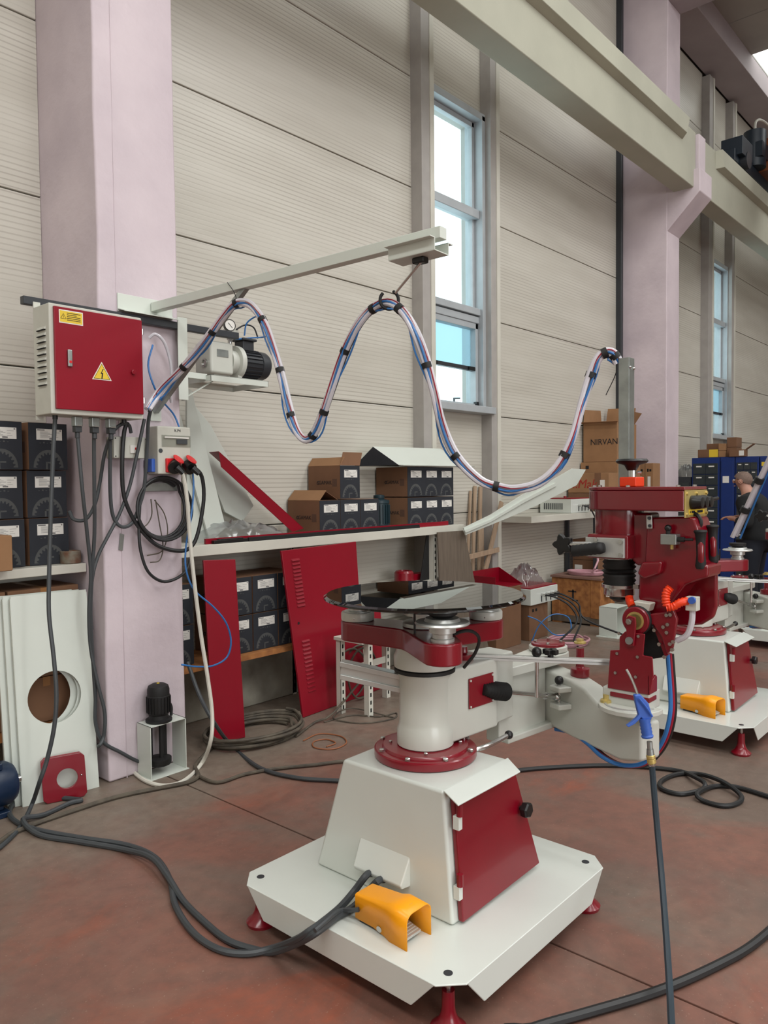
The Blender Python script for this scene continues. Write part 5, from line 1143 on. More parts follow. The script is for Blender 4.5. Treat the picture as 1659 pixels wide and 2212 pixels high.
for k, (y0, y1) in enumerate(((4.075, 4.185), (3.962, 4.070))):
    c_ = plain_box('shipping_carton', (9.75, 9.98, y0, y1, 1.287, 1.872), ('inner', 'outer')[k]+' narrow upright brown carton with hand holes next to the far column', CARD, GC, tape=False)
    build(MB().box(9.748, 9.751, (y0+y1)/2+.005, (y0+y1)/2+.025, 1.76, 1.80), 'hand_hole', DARK, c_); build(MB().box(9.748, 9.751, (y0+y1)/2-.03, (y0+y1)/2-.005, 1.765, 1.795), 'hand_hole', DARK, c_); build(MB().box(9.748, 9.75, (y0+y1)/2-.02, (y0+y1)/2+.018, 1.55, 1.70), 'paper_label', PAPER, c_)
GF = 'brown cartons on the floor under the wall rack'
for k, (z0, z1) in enumerate(((0, .44), (.443, .69), (.693, .94))):
    c_ = plain_box('shipping_carton', (8.58, 8.90, 4.20, 4.49, z0, z1), ('bottom', 'middle', 'top')[k]+' brown carton stacked on the floor behind the wooden crate', CARDD, GF, tape=False); build(MB().box(8.578, 8.5805, 4.36, 4.46, z1-.17, z1-.06), 'paper_label', PAPER, c_)
# wooden crate
cr = thing('wooden_crate', 'closed plywood crate on skids below the wall rack', 'crate', (8.25, 4.2, 0))
build(MB().box(8.07, 8.48, 3.90, 4.47, .09, .53), 'side_board', PLY, cr)
for y0, y1 in ((3.875, 3.99), (4.38, 4.48)): build(MB().box(8.05, 8.07, y0, y1, .09, .53), 'corner_batten', PLY, cr, bev=.002)
build(MB().box(8.055, 8.07, 3.99, 4.38, .10, .52), 'osb_panel', PLY, cr); build(MB().box(8.03, 8.50, 3.85, 4.49, .53, .555), 'lid_board', mat('dusty_lid_board', (128, 96, 84), .85), cr, bev=.002)
build(MB().box(8.06, 8.49, 3.88, 4.0, 0, .09), 'skid', PLY, cr); build(MB().box(8.06, 8.49, 4.36, 4.48, 0, .09), 'skid', PLY, cr); build(MB().box(8.055, 8.075, 3.88, 4.48, .02, .10), 'skid_board', WOODD, cr)
build(MB().box(8.053, 8.055, 4.20, 4.22, .27, .40).box(8.053, 8.055, 4.17, 4.27, .37, .385).box(8.053, 8.055, 4.15, 4.21, .27, .285), 'stencil_mark', INK, cr)
build(MB().box(8.20, 8.34, 3.848, 3.876, .33, .45), 'paper_label', PAPER, cr)
for k in range(4):
    pass
hc_ = MB()
pth = []
for k in range(60): a = 2*math.pi*k/20; pth.append((8.25+(.14+.006*(k//20))*math.cos(a), 4.15+(.20+.006*(k//20))*math.sin(a), .568+.012*(k/20)))
o = build(MB().tube(pth+[(8.0, 3.95, .62), (8.05, 3.9, .75), (8.2, 4.0, 1.0)], .012, 8, res=2), 'hose_coil', PINKH); tag(o, 'pink clear hose coiled on top of the wooden crate', 'hose')
# open white frame on the floor
of = thing('pump_stand', 'open white steel pump frame standing on the floor beside the crate', 'frame', (7.75, 3.55, 0))
build(MB().box(7.58, 7.585, 3.46, 3.66, .01, .32).box(7.86, 7.865, 3.46, 3.66, .01, .32).box(7.58, 7.865, 3.46, 3.66, .315, .32), 'folded_frame', PALE, of, bev=.001); build(MB().box(7.55, 7.89, 3.44, 3.68, 0, .01), 'foot_plate', PALE, of, bev=.001)
# floor hoses behind the machine
pth = []
for k in range(60): a = 2*math.pi*k/20; pth.append((7.03+(.20+.012*(k//20))*math.cos(a), 3.72+(.17+.012*(k//20))*math.sin(a), .013+.020*(k//20)))
o = build(MB().tube(pth, .011, 8, res=2), 'hose_coil', PINKH); tag(o, 'pink clear hose coiled on the floor behind the foreground machine', 'hose')
o = build(MB().tube([(6.80, 4.02, .012), (6.85, 3.95, .2), (6.95, 3.85, .30), (7.08, 3.75, .26), (7.05, 3.72, .12), (6.92, 3.82, .1), (6.80, 3.92, .24), (6.70, 4.0, .30)], .006, 6), 'blue_hose', BLUEH); tag(o, 'thin blue hose looping up beside the low control unit carton', 'hose')
for k, (x, e_) in enumerate(((7.10, (6.65, 3.60)), (7.19, (6.9, 3.55)), (7.29, (7.35, 3.12)))):
    o = build(MB().tube([(x, 4.02, .462), (x+.02, 3.93, .45), (x+.10, 3.80, .36), (x+.10, 3.72, .2), (e_[0]+.1, e_[1]+.1, .05), (e_[0], e_[1], .013), (e_[0]-.2, e_[1]-.1, .013)], .010, 8), 'control_cable', CABLEB); tag(o, ('nearest', 'middle', 'farthest')[k]+' dark cable drooping from the low control unit to the floor', 'cable', 'cables of the low control unit')
for k in range(3):
    x = 8.10+.08*k
    o = build(MB().tube([(x, 4.10, 1.37), (x+.05, 4.04, 1.33), (x+.14, 4.0, 1.15), (x+.2, 4.02, .9)], .009, 8), 'control_cable', CABLEB); tag(o, ('first', 'second', 'third')[k]+' dark cable hanging from the control unit on the rack', 'cable', 'cables of the rack control unit')
# blue drawer cabinets across the far bay
def drawer_cabinet(y0, y1, z1, nx, nz, label, door=False, mt=BLUEM):
    t = thing('drawer_cabinet', label, 'cabinet', (12.25, (y0+y1)/2, 0), 'blue storage cabinets in the far bay')
    build(MB().box(12.0, 12.5, y0+.004, y1-.004, 0, z1), 'carcass', mt, t, bev=.004)
    if door: build(MB().box(11.985, 12.0, y0+.02, y1-.02, .05, z1-.05), 'door', BLUEM, t, bev=.003)
    else:
        w_ = (y1-y0-.05)/nx; h = (z1-.14)/nz; d0 = None
        for i in range(nx):
            for j in range(nz):
                off = (0, w_*i, h*j)
                if d0 is None:
                    d0 = build(MB().box(11.985, 12.0, y0+.027, y0+.025+w_-.004, .06, .06+h-.008), 'drawer', SMOKE, t, bev=.002)
                    g0 = build(MB().box(11.978, 11.985, y0+.025+w_*.28, y0+.025+w_*.72, .06+h*.62, .06+h*.74), 'drawer_label', PAPER, t)
                else:
                    shifted(d0, off)
                    if (i*5+j*3) % 4 != 1: shifted(g0, off)
    return t
drawer_cabinet(3.857, 4.275, 1.985, 2, 11, 'blue-framed cabinet of smoky drawers beside the far lilac column')
ps = drawer_cabinet(3.645, 3.853, 1.985, 1, 1, 'narrow plain blue cabinet door with a white paper on it', True); build(MB().box(11.982, 11.985, 3.72, 3.81, 1.60, 1.70), 'paper_sheet', PAPER, ps)
drawer_cabinet(3.305, 3.641, 1.985, 3, 16, 'blue cabinet of many small drawers behind the man in black')
yl = drawer_cabinet(2.55, 3.300, 1.985, 1, 1, 'blue cabinet with a yellow sticker at the right picture edge', True); build(MB().box(11.982, 11.985, 3.17, 3.27, 1.84, 1.90), 'sticker', YSTICK, yl)
drawer_cabinet(4.285, 4.56, 1.70, 1, 8, 'low dark drawer cabinet squeezed next to the far column', mt=DKGREY)
crumple('plastic_bag', 12.02, 12.4, 4.30, 4.55, 1.702, .22, 'grey-white plastic bag on the low dark drawer cabinet', seed=5, cat='plastic bag')
GT = 'small boxes on the blue cabinets'
bs = [((12.05, 12.35, 3.90, 4.20, 1.987, 2.11), 'tan box with yellow side on the blue cabinets', CARDD), ((12.20, 12.45, 3.91, 4.12, 2.113, 2.20), 'flat brown box on top of the yellow-sided box', CARDD), ((12.05, 12.3, 3.795, 3.895, 1.987, 2.085), 'lower of two small cubes in the middle of the cabinet top', CARD), ((12.05, 12.3, 3.795, 3.895, 2.088, 2.19), 'upper of two small cubes in the middle of the cabinet top', CARD),
      ((12.1, 12.35, 3.65, 3.79, 1.987, 2.13), 'lower box of the tallest pair on the cabinet top', CARDD), ((12.1, 12.35, 3.65, 3.79, 2.133, 2.28), 'highest small box on the cabinet top under the far window', CARDD), ((11.98, 12.09, 3.49, 3.72, 1.987, 2.09), 'open box with a raised flap at the right of the cabinet top', CARDD)]
for b, l, m_ in bs:
    t = plain_box('small_box', b, l, m_, GT, tape=False)
    if 'yellow' in l and 'side' in l and 'top of' not in l: build(MB().box(12.047, 12.05, 3.90, 4.03, 1.99, 2.105), 'yellow_side', YSTICK, t)
    if 'flap' in l: build(MB().prism([(11.98, 3.49, 2.09), (12.09, 3.49, 2.09), (12.09, 3.38, 2.17), (11.98, 3.38, 2.17)], (0, .003, .003)), 'flap', CARD, t); build(MB().box(11.977, 11.98, 3.51, 3.58, 2.0, 2.075), 'paper_label', PAPER, t)
# crane end truck on the far beam
ct = thing('crane_truck', 'dark crane end truck with motor and orange girder on the far beam', 'crane', (12.5, 3.7, 6.16))
build(MB().box(11.70, 13.9, 3.58, 3.86, 6.20, 6.38), 'end_carriage', NAVYM, ct, bev=.01); build(MB().box(11.78, 12.25, 3.50, 3.80, 6.30, 6.56), 'buffer_box', NAVYM, ct, bev=.01)
build(MB().cyl((12.7, 3.6, 6.38), (12.7, 3.6, 6.92), .16, n=20).box(12.55, 12.95, 3.45, 3.75, 6.50, 6.72), 'drive_motor', NAVYM, ct); build(MB().cyl((12.05, 3.49, 6.28), (12.05, 3.60, 6.28), .12, n=20), 'wheel', DKGREY, ct)
build(MB().box(12.85, 13.4, 1.0, 3.75, 6.36, 6.85), 'girder', CRANEO, ct, bev=.01); build(MB().tube([(12.7, 3.6, 6.92), (12.75, 3.6, 7.1), (12.9, 3.55, 7.15), (13.3, 3.5, 7.13)], .02), 'power_lead', GREYPL, ct)
# street lamp outside the windows
sl = thing('street_lamp', 'distant street lamp seen through the tall window', 'street lamp', (44.9, 34.3, 0))
lp_ = V((47.252, 34.51, 7.574)); l2 = V((47.564, 34.175, 7.919))
build(MB().cyl((lp_.x, lp_.y, -1), (lp_.x, lp_.y, lp_.z+.45), .09, n=8), 'pole', DKGREY, sl); build(MB().bar((lp_.x, lp_.y, lp_.z+.4), (l2.x, l2.y, lp_.z+.4), .25, .12), 'lamp_head', DKGREY, sl)

# ================================================================== HOSES AND CABLES
# hose bundle festooned along the jib to the grinding head
hb = thing('hose_bundle', 'looping bundle of clear blue and dark hoses slung from the jib hook', 'hose bundle', (2.6, 2.5, 1.5))
HP = [(2.3, 3.727, 2.06), (2.36, 3.757, 2.125), (2.4, 3.735, 2.187), (2.43, 3.631, 2.261), (2.45, 3.528, 2.336), (2.47, 3.428, 2.418), (2.49, 3.319, 2.515), (2.5, 3.232, 2.575), (2.51, 3.172, 2.583), (2.52, 3.1, 2.552), (2.53, 3.016, 2.453), (2.53, 2.949, 2.318), (2.53, 2.896, 2.183), (2.54, 2.863, 2.044), (2.54, 2.805, 1.91), (2.54, 2.743, 1.862), (2.55, 2.685, 1.893), (2.55, 2.62, 1.988), (2.55, 2.55, 2.122), (2.56, 2.488, 2.259), (2.56, 2.398, 2.369), (2.57, 2.319, 2.427), (2.57, 2.231, 2.437), (2.58, 2.161, 2.394), (2.59, 2.1, 2.301), (2.615, 2.063, 2.181), (2.639, 2.033, 2.032), (2.674, 2.018, 1.898), (2.719, 1.978, 1.764), (2.763, 1.888, 1.658), (2.808, 1.811, 1.626), (2.833, 1.741, 1.619), (2.877, 1.66, 1.644), (2.922, 1.595, 1.717), (2.957, 1.549, 1.833), (2.992, 1.528, 1.96), (3.016, 1.502, 2.076), (3.031, 1.472, 2.156), (3.046, 1.438, 2.186), (3.06, 1.412, 2.175), (3.075, 1.402, 2.141)]
ctr = crom([V(p) for p in HP], 4)
offs = [(CLEARH, .0118, (.004, -.010)), (CLEARH, .0100, (.003, .010)), (BLUEH, .0050, (.011, .003)), (CABLE, .0085, (-.013, .004)), (REDH, .0028, (.014, -.008)), (BLUEH, .0042, (-.004, .019))]
for i, (mt, r, (a, b)) in enumerate(offs):
    pts = []
    for k, p in enumerate(ctr):
        t_ = (ctr[min(k+1, len(ctr)-1)]-ctr[max(k-1, 0)]).normalized(); x_ = V((-.75, -.66, .1)); x_ = (x_-t_*x_.dot(t_)).normalized(); y_v = t_.cross(x_)
        tw = .5*math.sin(k*.06); c_, s_ = math.cos(tw), math.sin(tw); aa, bb = a*c_-b*s_, a*s_+b*c_
        wob = 1+(.6*math.sin(k*.55+i*2) if i in (2, 5) else .15*math.sin(k*.4+i))
        pts.append(p+x_*aa*wob+y_v*bb*wob)
    build(MB().tube(pts, r, 8, sm=False), 'hose', mt, hb)
def strap_at(f):
    k = f*(len(ctr)-1); i = min(int(k), len(ctr)-2); p = ctr[i].lerp(ctr[i+1], k-i); d = (ctr[i+1]-ctr[i]).normalized()
    build(MB().cyl(p-d*.012, p+d*.012, .0225, n=14), 'tape_strap', RUBBER, hb)
for f in (.085, .135, .185, .245, .295, .335, .395, .425, .475, .525, .57, .63, .70, .745, .835, .905, .945, .98): strap_at(f)
e0 = ctr[int(.19*(len(ctr)-1))]; build(MB().tube([e0, e0+V((-.02, .0, .05)), e0+V((-.02, .055, .11))], .002, 5), 'tie_tail', BLACK, hb)
e0 = ctr[-3]; build(MB().tube([e0, e0+V((.0, .0, -.06)), e0+V((-.01, .04, -.15))], .002, 5), 'tie_tail', BLACK, hb)

def cable(name, pts, r, mt, label, cat='cable', group=None, n=8, res=5):
    o = build(MB().tube(pts, r, n, res=res), name, mt); return tag(o, label, cat, group)
# twin supply cables from the pedestal across the floor
FZ = .013
cable('supply_cable', [(1.999, 1.837, 0.254), (1.947, 1.82, 0.265), (1.913, 1.845, 0.215), (1.851, 1.842, 0.193), (1.781, 1.827, 0.193), (1.717, 1.818, 0.193), (1.676, 1.823, 0.186), (1.68, 1.891, 0.13), (1.706, 2.038, 0.03), (1.638, 2.111, 0.013), (1.591, 2.207, 0.013), (1.595, 2.366, 0.013), (1.656, 2.568, 0.013), (1.752, 2.752, 0.013), (1.818, 2.968, 0.013), (1.798, 3.165, 0.013), (1.702, 3.385, 0.013), (1.611, 3.612, 0.013), (1.577, 3.784, 0.013), (1.6, 3.945, 0.013), (1.713, 4.102, 0.013), (1.803, 4.14, 0.03), (1.777, 3.995, 0.1)], .0125, CABLE, 'thick grey cable snaking left from the upper gland of the foreground pedestal')
cable('supply_cable', [(1.999, 1.782, 0.25), (1.947, 1.766, 0.263), (1.951, 1.814, 0.21), (1.87, 1.805, 0.193), (1.781, 1.806, 0.193), (1.712, 1.795, 0.193), (1.674, 1.803, 0.184), (1.685, 1.886, 0.12), (1.701, 2.036, 0.02), (1.671, 2.113, 0.013), (1.646, 2.227, 0.013), (1.662, 2.389, 0.013), (1.695, 2.573, 0.013), (1.74, 2.756, 0.036), (1.779, 2.941, 0.036), (1.762, 3.153, 0.013), (1.672, 3.371, 0.013), (1.586, 3.581, 0.013), (1.587, 3.755, 0.036), (1.701, 3.782, 0.013), (1.851, 3.82, 0.013), (1.91, 3.813, 0.013), (1.84, 3.951, 0.013), (1.794, 4.12, 0.013)], .0125, CABLE, 'grey cable snaking left beside its twin from the lower gland')
cable('pedal_cable', [(1.822, 1.737, 0.227), (1.814, 1.762, 0.22), (1.813, 1.804, 0.205), (1.766, 1.797, 0.215), (1.708, 1.786, 0.215), (1.664, 1.783, 0.21)], .008, CABLE, 'short dark cable leaving the back of the foreground foot pedal')
for k, q in enumerate((((2.004, 1.842, 0.25)), ((2.004, 1.786, 0.247)))):
    o = build(MB().lathe([(.017, 0), (.017, .016), (.013, .022), (.0001, .022)], (2.011, q[1], q[2]), (-1, 0, 0), 8), 'cable_gland', RUBBER); o.parent = MACH; o.location = (o.location-V(MACH.location))/MS; o.scale = (1/MS, 1/MS, 1/MS)
# dusty brown lead running along the wall foot
cable('dusty_cable', [(.5, 3.2, .012), (1.0, 3.3, .012), (1.437, 3.653, 0.012), (1.589, 3.71, 0.012), (1.777, 3.72, 0.012), (2.047, 3.708, 0.012), (2.254, 3.642, 0.012), (2.408, 3.588, 0.012), (2.502, 3.623, 0.012), (2.58, 3.761, 0.012), (2.716, 3.871, 0.012), (2.907, 3.992, 0.012), (3.063, 4.004, 0.014)], .012, CABLED, 'dusty brown cable running along the floor past the column foot')
cable('dusty_cable', [(2.501, 3.634, 0.012), (2.515, 3.46, 0.012), (2.691, 3.439, 0.012), (2.865, 3.363, 0.012), (3.043, 3.241, 0.012), (3.175, 3.164, 0.012), (3.305, 3.043, 0.012)], .010, CABLED, 'thin dusty brown cable running behind the foreground pedestal')
cp_ = []
cc0 = V((3.135, 3.927, 0.012))
for k in range(112):
    a = 2*math.pi*k/22; j = k//22; cp_.append((cc0.x+(.40+.014*j-.02*(j % 2))*math.cos(a)*.78+.01*j+.02*math.sin(a*.37), cc0.y+(.30+.012*j)*math.sin(a)*.72+.015*math.cos(a*.4), .014+.019*(j*.8)+.004*math.sin(a*2)))
cable('cable_coil', cp_, .011, CABLED, 'wide flat coil of dusty brown cable on the floor before the red panels', res=2)
cp_ = []
cc1 = V((4.179, 4.007, 0.012))
for k in range(50):
    a = 2*math.pi*k/20; j = k//20; cp_.append((cc1.x+.16*math.cos(a)+.05*j, cc1.y+.05*math.sin(a*.5), .20+.19*math.sin(a)+.006*j))
cable('cable_coil', [(3.318, 3.706, 0.012), (3.596, 3.825, 0.012), (3.739, 3.788, 0.05)]+cp_, .008, CABLED, 'upright loops of dusty cable hanging at the slotted stand legs', res=3)
cable('copper_wire', [(3.298, 3.618, 0.006), (3.459, 3.637, 0.006), (3.514, 3.498, 0.006), (3.443, 3.374, 0.006), (3.312, 3.359, 0.006), (3.256, 3.466, 0.006), (3.329, 3.552, 0.006), (3.411, 3.523, 0.006), (3.399, 3.427, 0.006), (3.314, 3.423, 0.006)], .004, mat('copper_coloured_wire', (150, 92, 58), .5), 'thin copper-coloured wire in loose loops on the floor')
cable('wire_tangle', [(3.65, 3.79, 0.006), (3.887, 3.752, 0.006), (3.988, 3.578, 0.006), (4.127, 3.547, 0.006), (4.018, 3.475, 0.006), (3.818, 3.554, 0.006), (3.746, 3.706, 0.006), (3.748, 3.798, 0.02), (3.95, 3.812, 0.03), (4.034, 3.489, 0.006)], .005, CABLED, 'loose thin wire tangle on the floor by the stand legs')
cable('floor_cable', [(2.702, 4, 0.567), (2.712, 3.9, 0.382), (2.707, 3.75, 0.243), (2.935, 3.886, 0.013), (2.804, 3.455, 0.013), (2.838, 3.175, 0.013), (2.95, 2.978, 0.013), (3.054, 2.813, 0.013), (3.135, 2.617, 0.013)], .012, CABLE, 'dark grey cable coming off the wall and passing behind the foreground machine')
# right-hand floor cable with two loops
cable('floor_cable', [(3.498, 2.385, 0.013), (3.724, 2.286, 0.013), (3.942, 2.113, 0.013), (4.131, 1.92, 0.013), (4.249, 1.723, 0.013), (4.293, 1.582, 0.013), (4.216, 1.478, 0.03), (4.16, 1.405, 0.03), (4.103, 1.402, 0.013), (3.979, 1.466, 0.013), (3.983, 1.565, 0.013), (4.079, 1.608, 0.013), (4.229, 1.584, 0.013), (4.318, 1.489, 0.013), (4.232, 1.338, 0.035), (4.157, 1.226, 0.02), (4.072, 1.201, 0.013), (3.971, 1.243, 0.013), (3.967, 1.344, 0.013), (3.998, 1.387, 0.03), (4.186, 1.371, 0.013), (4.258, 1.275, 0.013), (4.237, 1.112, 0.013), (4.204, 0.889, 0.013), (4.2, .75, .013), (4.6, .2, .013), (4.8, -.6, .013)], .0125, CABLEB, 'black floor cable making two loops right of the foreground machine')
cable('heavy_cable', [(.6, .75, .016), (1.2, .92, .016), (1.817, 1.212, 0.016), (1.962, 1.159, 0.016), (2.119, 1.074, 0.016), (2.301, 0.976, 0.016), (2.461, 0.904, 0.016), (2.653, 0.835, 0.016), (2.809, 0.791, 0.016), (3.025, 0.757, 0.016), (3.38, 0.712, 0.016), (3.9, .62, .016), (4.6, .2, .016), (5.2, -.6, .016)], .0155, CABLEB, 'heavy black cable curving across the floor at the lower right')
# cables on the near column and cabinet
GK = 'grey cables hanging below the control cabinet'
cable('hanging_cable', [(GLD[0][0], 3.79, 1.99), (1.798, 3.78, 1.859), (1.776, 3.78, 1.536), (1.757, 3.78, 1.19), (1.743, 3.76, 1.009), (1.742, 3.72, 0.806), (1.741, 3.7, 0.625), (1.726, 3.7, 0.468), (1.696, 3.72, 0.31), (1.664, 3.74, 0.199), (1.687, 3.878, 0.05), (1.568, 3.739, 0.013), (1.413, 3.594, 0.013), (1.262, 3.51, 0.013), (.9, 3.0, .013), (.3, 2.8, .013)], .011, CABLE, 'leftmost grey cable hanging from the cabinet down past the pale panel')
cable('hanging_cable', [(GLD[1][0], 3.79, 1.90), (1.93, 3.79, 1.887), (1.953, 3.8, 1.626), (1.993, 3.84, 1.406), (2.024, 3.87, 1.182), (2.024, 3.9, 0.98), (2.039, 3.92, 0.775), (2.071, 3.91, 0.568), (2.1, 3.9, 0.411), (2.096, 3.91, 0.282), (2.094, 3.97, 0.213), (2.445, 4.674, 0.03), (2.396, 4.672, 0.013)], .010, CABLE, 'grey cable from the first cabinet plug dropping beside the column')
cable('hanging_cable', [(GLD[2][0], 3.79, 1.90), (2.023, 3.8, 1.891), (2.029, 3.82, 1.625), (2.04, 3.85, 1.403), (2.031, 3.87, 1.181), (2.033, 3.9, 0.954), (2.049, 3.92, 0.723), (2.065, 3.93, 0.515), (2.061, 3.93, 0.363), (2.095, 3.92, 0.249), (2.204, 3.92, 0.158), (2.311, 3.92, 0.078), (2.43, 3.92, 0.031)], .010, CABLE, 'grey cable from the second cabinet plug running down to the pump')
cable('hanging_cable', [(GLD[3][0], 3.79, 1.90), (2.125, 3.82, 1.871), (2.141, 3.86, 1.623), (2.165, 3.88, 1.484), (2.213, 3.88, 1.424), (2.278, 3.88, 1.441), (2.317, 3.87, 1.53), (2.348, 3.86, 1.646), (2.359, 3.84, 1.879), (2.35, 3.8, 2.03), (2.374, 3.75, 2.156)], .010, CABLE, 'grey cable from the third plug looping up to the hose bundle')
cable('hanging_cable', [(2.24, 3.84, 1.996), (2.219, 3.84, 1.937), (2.205, 3.84, 1.799), (2.217, 3.86, 1.622), (2.259, 3.87, 1.506), (2.328, 3.87, 1.4), (2.423, 3.86, 1.308), (2.553, 3.85, 1.267), (2.632, 3.84, 1.284), (2.678, 3.83, 1.369), (2.715, 3.82, 1.56), (2.698, 3.81, 1.697), (2.633, 3.79, 1.751)], .012, CABLEB, 'thick black cable from the cabinet looping to the right red plug')
cable('hanging_cable', [(2.321, 3.8, 2.016), (2.289, 3.83, 1.825), (2.257, 3.86, 1.647), (2.203, 3.88, 1.495), (2.135, 3.89, 1.372), (2.084, 3.9, 1.274), (2.049, 3.9, 1.164), (2.038, 3.91, 1.027), (2.047, 3.92, 0.874)], .010, CABLE, 'grey cable crossing diagonally over the column front to its left edge')
cable('hanging_cable', [(2.267, 3.85, 1.94), (2.248, 3.84, 1.982), (2.204, 3.84, 1.982), (2.157, 3.85, 1.935), (2.125, 3.88, 1.823), (2.116, 3.92, 1.674), (2.088, 3.93, 1.549), (2.044, 3.95, 1.47), (1.994, 3.98, 1.471), (1.99, 4.02, 1.513)], .010, CABLE, 'grey cable looping from the switch box round the left side of the column')
cp_ = []
for k in range(66):
    a = 2*math.pi*k/22+.9; j = k//22; c0 = (2.476, 3.88, 1.485); cp_.append((c0[0]+(.155+.012*j)*math.cos(a), 3.895-.02*j+.008*math.sin(a), c0[2]+.03+(.165+.008*j)*math.sin(a)))
cable('cable_coil', cp_, .009, CABLEB, 'coil of black cable hung from the strip below the socket box', res=2)
cable('hanging_cable', [(2.323, 3.87, 1.543), (2.314, 3.87, 1.414), (2.322, 3.87, 1.283), (2.366, 3.87, 1.162), (2.454, 3.87, 1.098), (2.546, 3.87, 1.104), (2.624, 3.88, 1.145), (2.671, 3.9, 1.215)], .009, CABLEB, 'low hanging loop of black cable under the coil on the column')
for k, pts in enumerate(([(2.429, 3.88, 1.566), (2.457, 3.89, 1.433), (2.478, 3.89, 1.298), (2.454, 3.89, 1.219), (2.394, 3.89, 1.211)], [(2.423, 3.88, 1.566), (2.491, 3.89, 1.485), (2.51, 3.89, 1.376), (2.471, 3.89, 1.271), (2.375, 3.89, 1.252)], [(2.4, 3.88, 1.572), (2.41, 3.89, 1.488), (2.385, 3.89, 1.436), (2.349, 3.89, 1.411)])):
    cable('thin_wire', pts, .0035, CABLED, ('longest', 'middle', 'shortest')[k]+' thin brown wire dangling inside the black coil on the column', 'wire', 'thin wires in the column coil')
cable('white_cable', [(2.515, 3.78, 1.76), (2.543, 3.77, 1.697), (2.572, 3.78, 1.564), (2.599, 3.8, 1.348), (2.625, 3.8, 1.075), (2.649, 3.78, 0.773), (2.661, 3.74, 0.53), (2.66, 3.7, 0.319), (2.618, 3.66, 0.174), (2.612, 3.747, 0.02), (2.401, 3.622, 0.011), (2.293, 3.659, 0.011), (2.275, 3.824, 0.011), (2.334, 4.061, 0.011), (2.443, 4.29, 0.02), (2.499, 4.331, 0.06), (2.538, 4.308, 0.09)], .0115, CABLEW, 'dirty white cable hanging from the left red plug and circling the pump')
cable('blue_hose', [(2.414, 3.85, 2.439), (2.376, 3.84, 2.318), (2.414, 3.84, 2.197), (2.472, 3.85, 2.125), (2.582, 3.9, 2.05), (2.606, 3.86, 1.914), (2.635, 3.82, 1.751), (2.645, 3.82, 1.616), (2.622, 3.82, 1.454), (2.593, 3.83, 1.293), (2.59, 3.83, 1.157), (2.638, 3.82, 1.031), (2.752, 3.8, 0.922), (2.838, 3.79, 0.813), (2.873, 3.79, 0.694), (2.847, 3.8, 0.598), (2.752, 3.81, 0.563), (2.644, 3.82, 0.576), (2.546, 3.83, 0.604)], .0055, BLUEH, 'thin blue air hose hanging in a wide loop before the narrow red panel', 'hose')
cable('looped_hose', [(2.398, 3.86, 2.477), (2.424, 3.84, 2.499), (2.467, 3.83, 2.469), (2.502, 3.83, 2.395), (2.518, 3.83, 2.305), (2.509, 3.83, 2.186), (2.52, 3.84, 2.122)], .009, CLEARH, 'clear hose arching out of the junction box beside the cabinet', 'hose')
cable('vacuum_hose', [(3.159, 3.97, 2.608), (3.16, 3.95, 2.679), (3.18, 3.9, 2.716), (3.151, 3.8, 2.703), (3.041, 3.6, 2.612), (3.139, 3.7, 2.584), (3.262, 3.9, 2.604), (3.188, 3.95, 2.594), (3.076, 3.96, 2.572)], .005, BLUEH, 'thin blue vacuum hose curling over the pump', 'hose')

# ---- air blow gun hung on the arm
GP = lambda p: V(p)
ag = thing('air_gun', 'blue plastic air blow gun with bent silver nozzle hanging on the outer arm', 'air gun', (2.677, 1.103, 0.78))
gd_ = 2.72
build(MB().tube([(2.669, 1.182, 0.961), (2.669, 1.166, 0.936), (2.668, 1.15, 0.905), (2.666, 1.135, 0.867)], .0050, 8), 'nozzle', STEEL, ag)
top_, mid_, bot_ = V((2.667, 1.134, 0.869)), V((2.671, 1.109, 0.78)), V((2.676, 1.099, 0.71))
fw = V((math.cos(yaw), math.sin(yaw), 0)); rt = V((math.sin(yaw), -math.cos(yaw), 0))
build(MB().prism([(2.647, 1.142, 0.877), (2.662, 1.125, 0.88), (2.681, 1.102, 0.847), (2.687, 1.092, 0.805), (2.686, 1.093, 0.787), (2.666, 1.116, 0.787), (2.655, 1.129, 0.805), (2.65, 1.137, 0.844)], tuple(fw*.022)), 'head', BLUEG, ag, bev=.005, seg=3)
ln_ = (bot_-mid_).length
build(MB().lathe([(.021, 0), (.020, .008)]+[(.0205-.0008*(i % 2)*3, .012+.0065*i) for i in range(9)]+[(.022, ln_-.006), (.020, ln_), (.0001, ln_)], mid_-(bot_-mid_).normalized()*.012+fw*.011, bot_-mid_, 20), 'grip', BLUEG, ag, sharp=70)
build(MB().prism([(2.663, 1.121, 0.822), (2.651, 1.133, 0.797), (2.639, 1.146, 0.781), (2.625, 1.16, 0.767), (2.63, 1.155, 0.762), (2.646, 1.138, 0.774), (2.657, 1.126, 0.79), (2.667, 1.116, 0.81)], tuple(fw*.016)), 'trigger', BLUEG, ag, bev=.002)
build(MB().tube([(2.647, 1.125, 0.87), (2.663, 1.105, 0.837), (2.677, 1.088, 0.803)], .004, 6), 'guard_rib', BLUEG, ag)
cq = [V((2.687, 1.102, 0.707)), V((2.687, 1.1, 0.68)), V((2.688, 1.099, 0.66)), V((2.689, 1.096, 0.636)), V((2.69, 1.094, 0.625))]
build(MB().cyl(cq[0], cq[1], .010, n=12).cyl(cq[1], cq[2], .012, .014, n=12), 'coupling', GALV, ag); build(MB().lathe([(.013, 0), (.016, .003), (.016, .012), (.013, .014), (.016, .016), (.016, .030), (.012, .034), (.0001, .034)], cq[2]-V((0, 0, .0)), cq[4]-cq[2], 12), 'hose_tail', BRASS, ag)
build(MB().sphere(cq[4], .013, 10), 'hose_clip', STEEL, ag)
